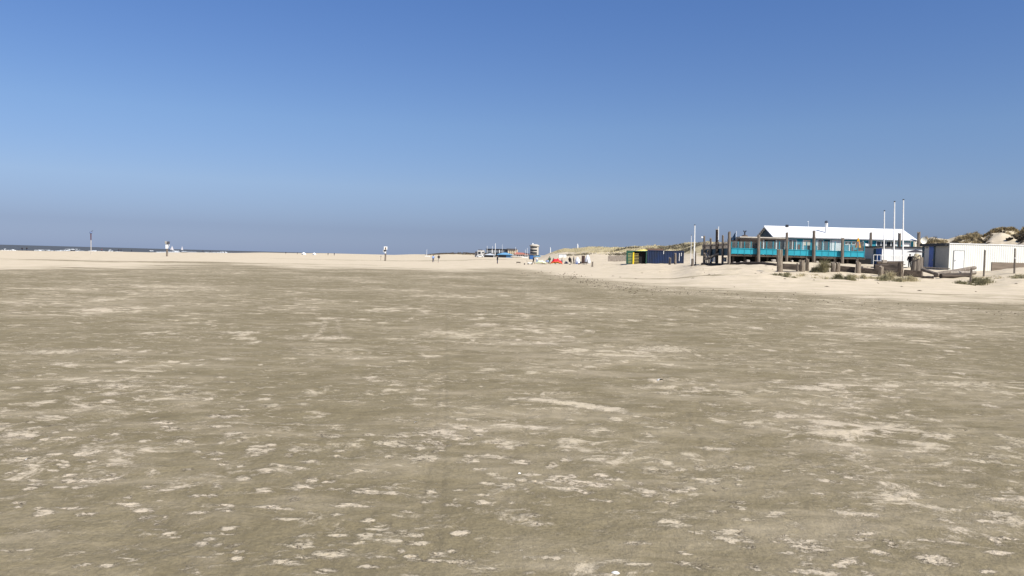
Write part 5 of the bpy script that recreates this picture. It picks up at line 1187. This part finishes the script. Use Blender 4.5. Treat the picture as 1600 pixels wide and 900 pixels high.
# dune beacons
for px, p0, Y, wpx, lb in ((860, 386, 372, 1.5, 'small slim white beacon on the left end of the dune crest'), (902.5, 380.7, 368, 2.3, 'larger white beacon on the dune crest above the tents')):
    g = G(px, Y); t = W(px + .2, p0, Y); s_ = Y / FPX; root = thing('dune_beacon', g, lb, 'beacon', 'white beacons on the dune crest')
    MB().tube((g.x, Y, g.z - 1), (t.x, Y, t.z - .5), wpx * s_ * .5, wpx * s_ * .38, 10).build('column', white_paint, root); MB().tube((t.x - .1, Y, t.z - .5), (t.x - .1, Y, t.z), wpx * s_ * .25, wpx * s_ * .1, 8).build('top_light', white_paint, root)

# ------------------------------------------------------------------ beacon poles on the beach
Y = 172; g = G(142.3, Y); t = W(142, 361.5, Y); root = thing('beacon_pole', g, 'tall thin beacon pole, white below and dark red above, with a small basket', 'beacon pole'); m1 = g.lerp(t, .62); m2 = g.lerp(t, .90)
MB().tube(g - Vector((0, 0, .3)), m1, .085, .085, 10).build('shaft', mat('pole_white', (.46, .43, .38), .7), root); MB().tube(m1, m2, .10, .12, 10).build('upper_shaft', mat('pole_red', (.10, .035, .035), .7), root)
b_ = MB(); b_.lathe((m2.x, m2.y, m2.z), [(.14, 0), (.30, .12), (.22, .42), (.1, .44)], 10); b_.build('basket', mat('basket_blue', (.12, .17, .30), .7), root); MB().beam(m2 + Vector((0, 0, .42)), m2 + Vector((.42, 0, .66)), .08, .08).build('pointer', dark_grey, root)
Y = 172; g = G(261, Y); t = W(261.2, 377, Y); s_ = Y / FPX; root = thing('sign_post', g, 'thick grey post with two small boxes on top and a white panel, before the boats', 'sign post')
MB().tube(g - Vector((0, 0, .3)), (g.x, Y, t.z - .55), 1.6 * s_, 1.5 * s_, 10, .04).build('post', wood, root); MB().box(g.x - 1.75 * s_, g.x + 1.9 * s_, Y - .27, Y - .225, W(261, 388.5, Y).z, W(261, 382.3, Y).z).build('sign_panel', white_paint, root)
MB().box(g.x - 3.2 * s_, g.x - .4 * s_, Y - .2, Y + .2, t.z - .56, t.z).build('box', mat('box_grey', (.36, .34, .30), .8), root, bevel=.02); MB().box(g.x + .6 * s_, g.x + 3.4 * s_, Y - .2, Y + .2, t.z - .60, t.z - .02).build('box', dark_grey, root, bevel=.02)
MB().beam((g.x + 1 * s_, Y, t.z - 1.6), (g.x + 3.4 * s_, Y, t.z - .7), .06, .08).build('brace', white_paint, root)
Y = 203; g = G(602, Y); s_ = Y / FPX; root = thing('sign_post', g, 'dark wooden sign post with a white square sign and a smaller black and white one', 'sign post'); t = W(602.5, 386.5, Y)
MB().tube(g - Vector((0, 0, .3)), (g.x + .05, Y, t.z), 1.35 * s_, 1.1 * s_, 10, .04).build('post', wood, root)
MB().box(g.x - 2.2 * s_, g.x + 3.2 * s_, Y - .34, Y - .30, W(602, 390.2, Y).z, W(602, 385.2, Y).z).build('square_sign', white_paint, root)
MB().box(g.x - .7 * s_, g.x + 1.4 * s_, Y - .37, Y - .343, W(602, 389.8, Y).z, W(602, 386.4, Y).z).build('sign_symbol', mat('symbol_brown', (.2, .14, .08), .8), root)
MB().box(g.x - 3.4 * s_, g.x - .6 * s_, Y - .34, Y - .30, W(602, 394, Y).z, W(602, 389.8 + .5, Y).z).build('small_sign', white_paint, root); MB().box(g.x - 2.6 * s_, g.x + .9 * s_, Y - .40, Y - .343, W(602, 393, Y).z, W(602, 390.6, Y).z).build('sign_symbol', black_trim, root)
MB().box(g.x - .9 * s_, g.x + 1.3 * s_, Y - .36, Y - .30, W(602, 396, Y).z, W(602, 391, Y).z - .12).build('white_band', white_paint, root)
g = G(595, 220); root = thing('marker_stake', g, 'short thin marker stake left of the white square sign', 'stake'); MB().tube(g, g + Vector((0, 0, .9)), .06, .05, 6).build('stake_shaft', wood, root); MB().box(g.x - .15, g.x + .15, g.y - .02, g.y + .02, g.z + .91, g.z + 1.25).build('plate', wood_grey, root)

# ------------------------------------------------------------------ small boats out at sea
def sailboat(px, Y, wpx, hpx, label):
    g = W(px, 390, Y); g.z = SEA; s_ = Y / FPX; L, H = wpx * s_, hpx * s_; root = thing('sailing_boat', g, label, 'sailing boat', 'sailing boats on the horizon')
    vs = []; fs = []; N = 7
    for j in range(7):
        f = j / 6 * 2 - 1; wd_ = L * .16 * (1 - f * f * .9) ** .5
        for i in range(N): a_ = math.pi + math.pi * i / (N - 1); vs.append((g.x + f * L / 2, g.y + wd_ * math.cos(a_), g.z + L * .16 + L * .12 * math.sin(a_)))
    for j in range(6):
        for i in range(N - 1): fs.append((j * N + i, j * N + i + 1, (j + 1) * N + i + 1, (j + 1) * N + i))
    b_ = MB(); b_.add(vs, fs); b_.build('hull', white_paint, root); MB().tube((g.x, g.y, g.z + L * .1), (g.x, g.y, g.z + H), .12, .08, 6).build('mast', white_paint, root)
    b_ = MB(); vs = []; fs = []
    for j in range(6):
        for i in range(5):
            f = j / 5; vs.append((g.x + .2 + L * .46 * (1 - f) * i / 4, g.y + .5 * math.sin(math.pi * i / 4) * (1 - f) + .1, g.z + L * .2 + (H - L * .2) * f * .97))
            
    for j in range(5):
        for i in range(4): fs.append((j * 5 + i, j * 5 + i + 1, (j + 1) * 5 + i + 1, (j + 1) * 5 + i))
    b_.add(vs, fs); b_.build('main_sail', pinkwhite, root)
    b_ = MB(); b_.add([(g.x - .2, g.y, g.z + H * .9), (g.x - L * .46, g.y, g.z + L * .22), (g.x - .2, g.y - .4, g.z + L * .22)], [(0, 1, 2)]); b_.build('jib', pinkwhite, root)
sailboat(268.8, 1500, 6.2, 7.5, 'larger white sailing boat just right of the grey sign post')
sailboat(284.5, 2600, 3.6, 6.5, 'smaller white sailing boat further right on the horizon')
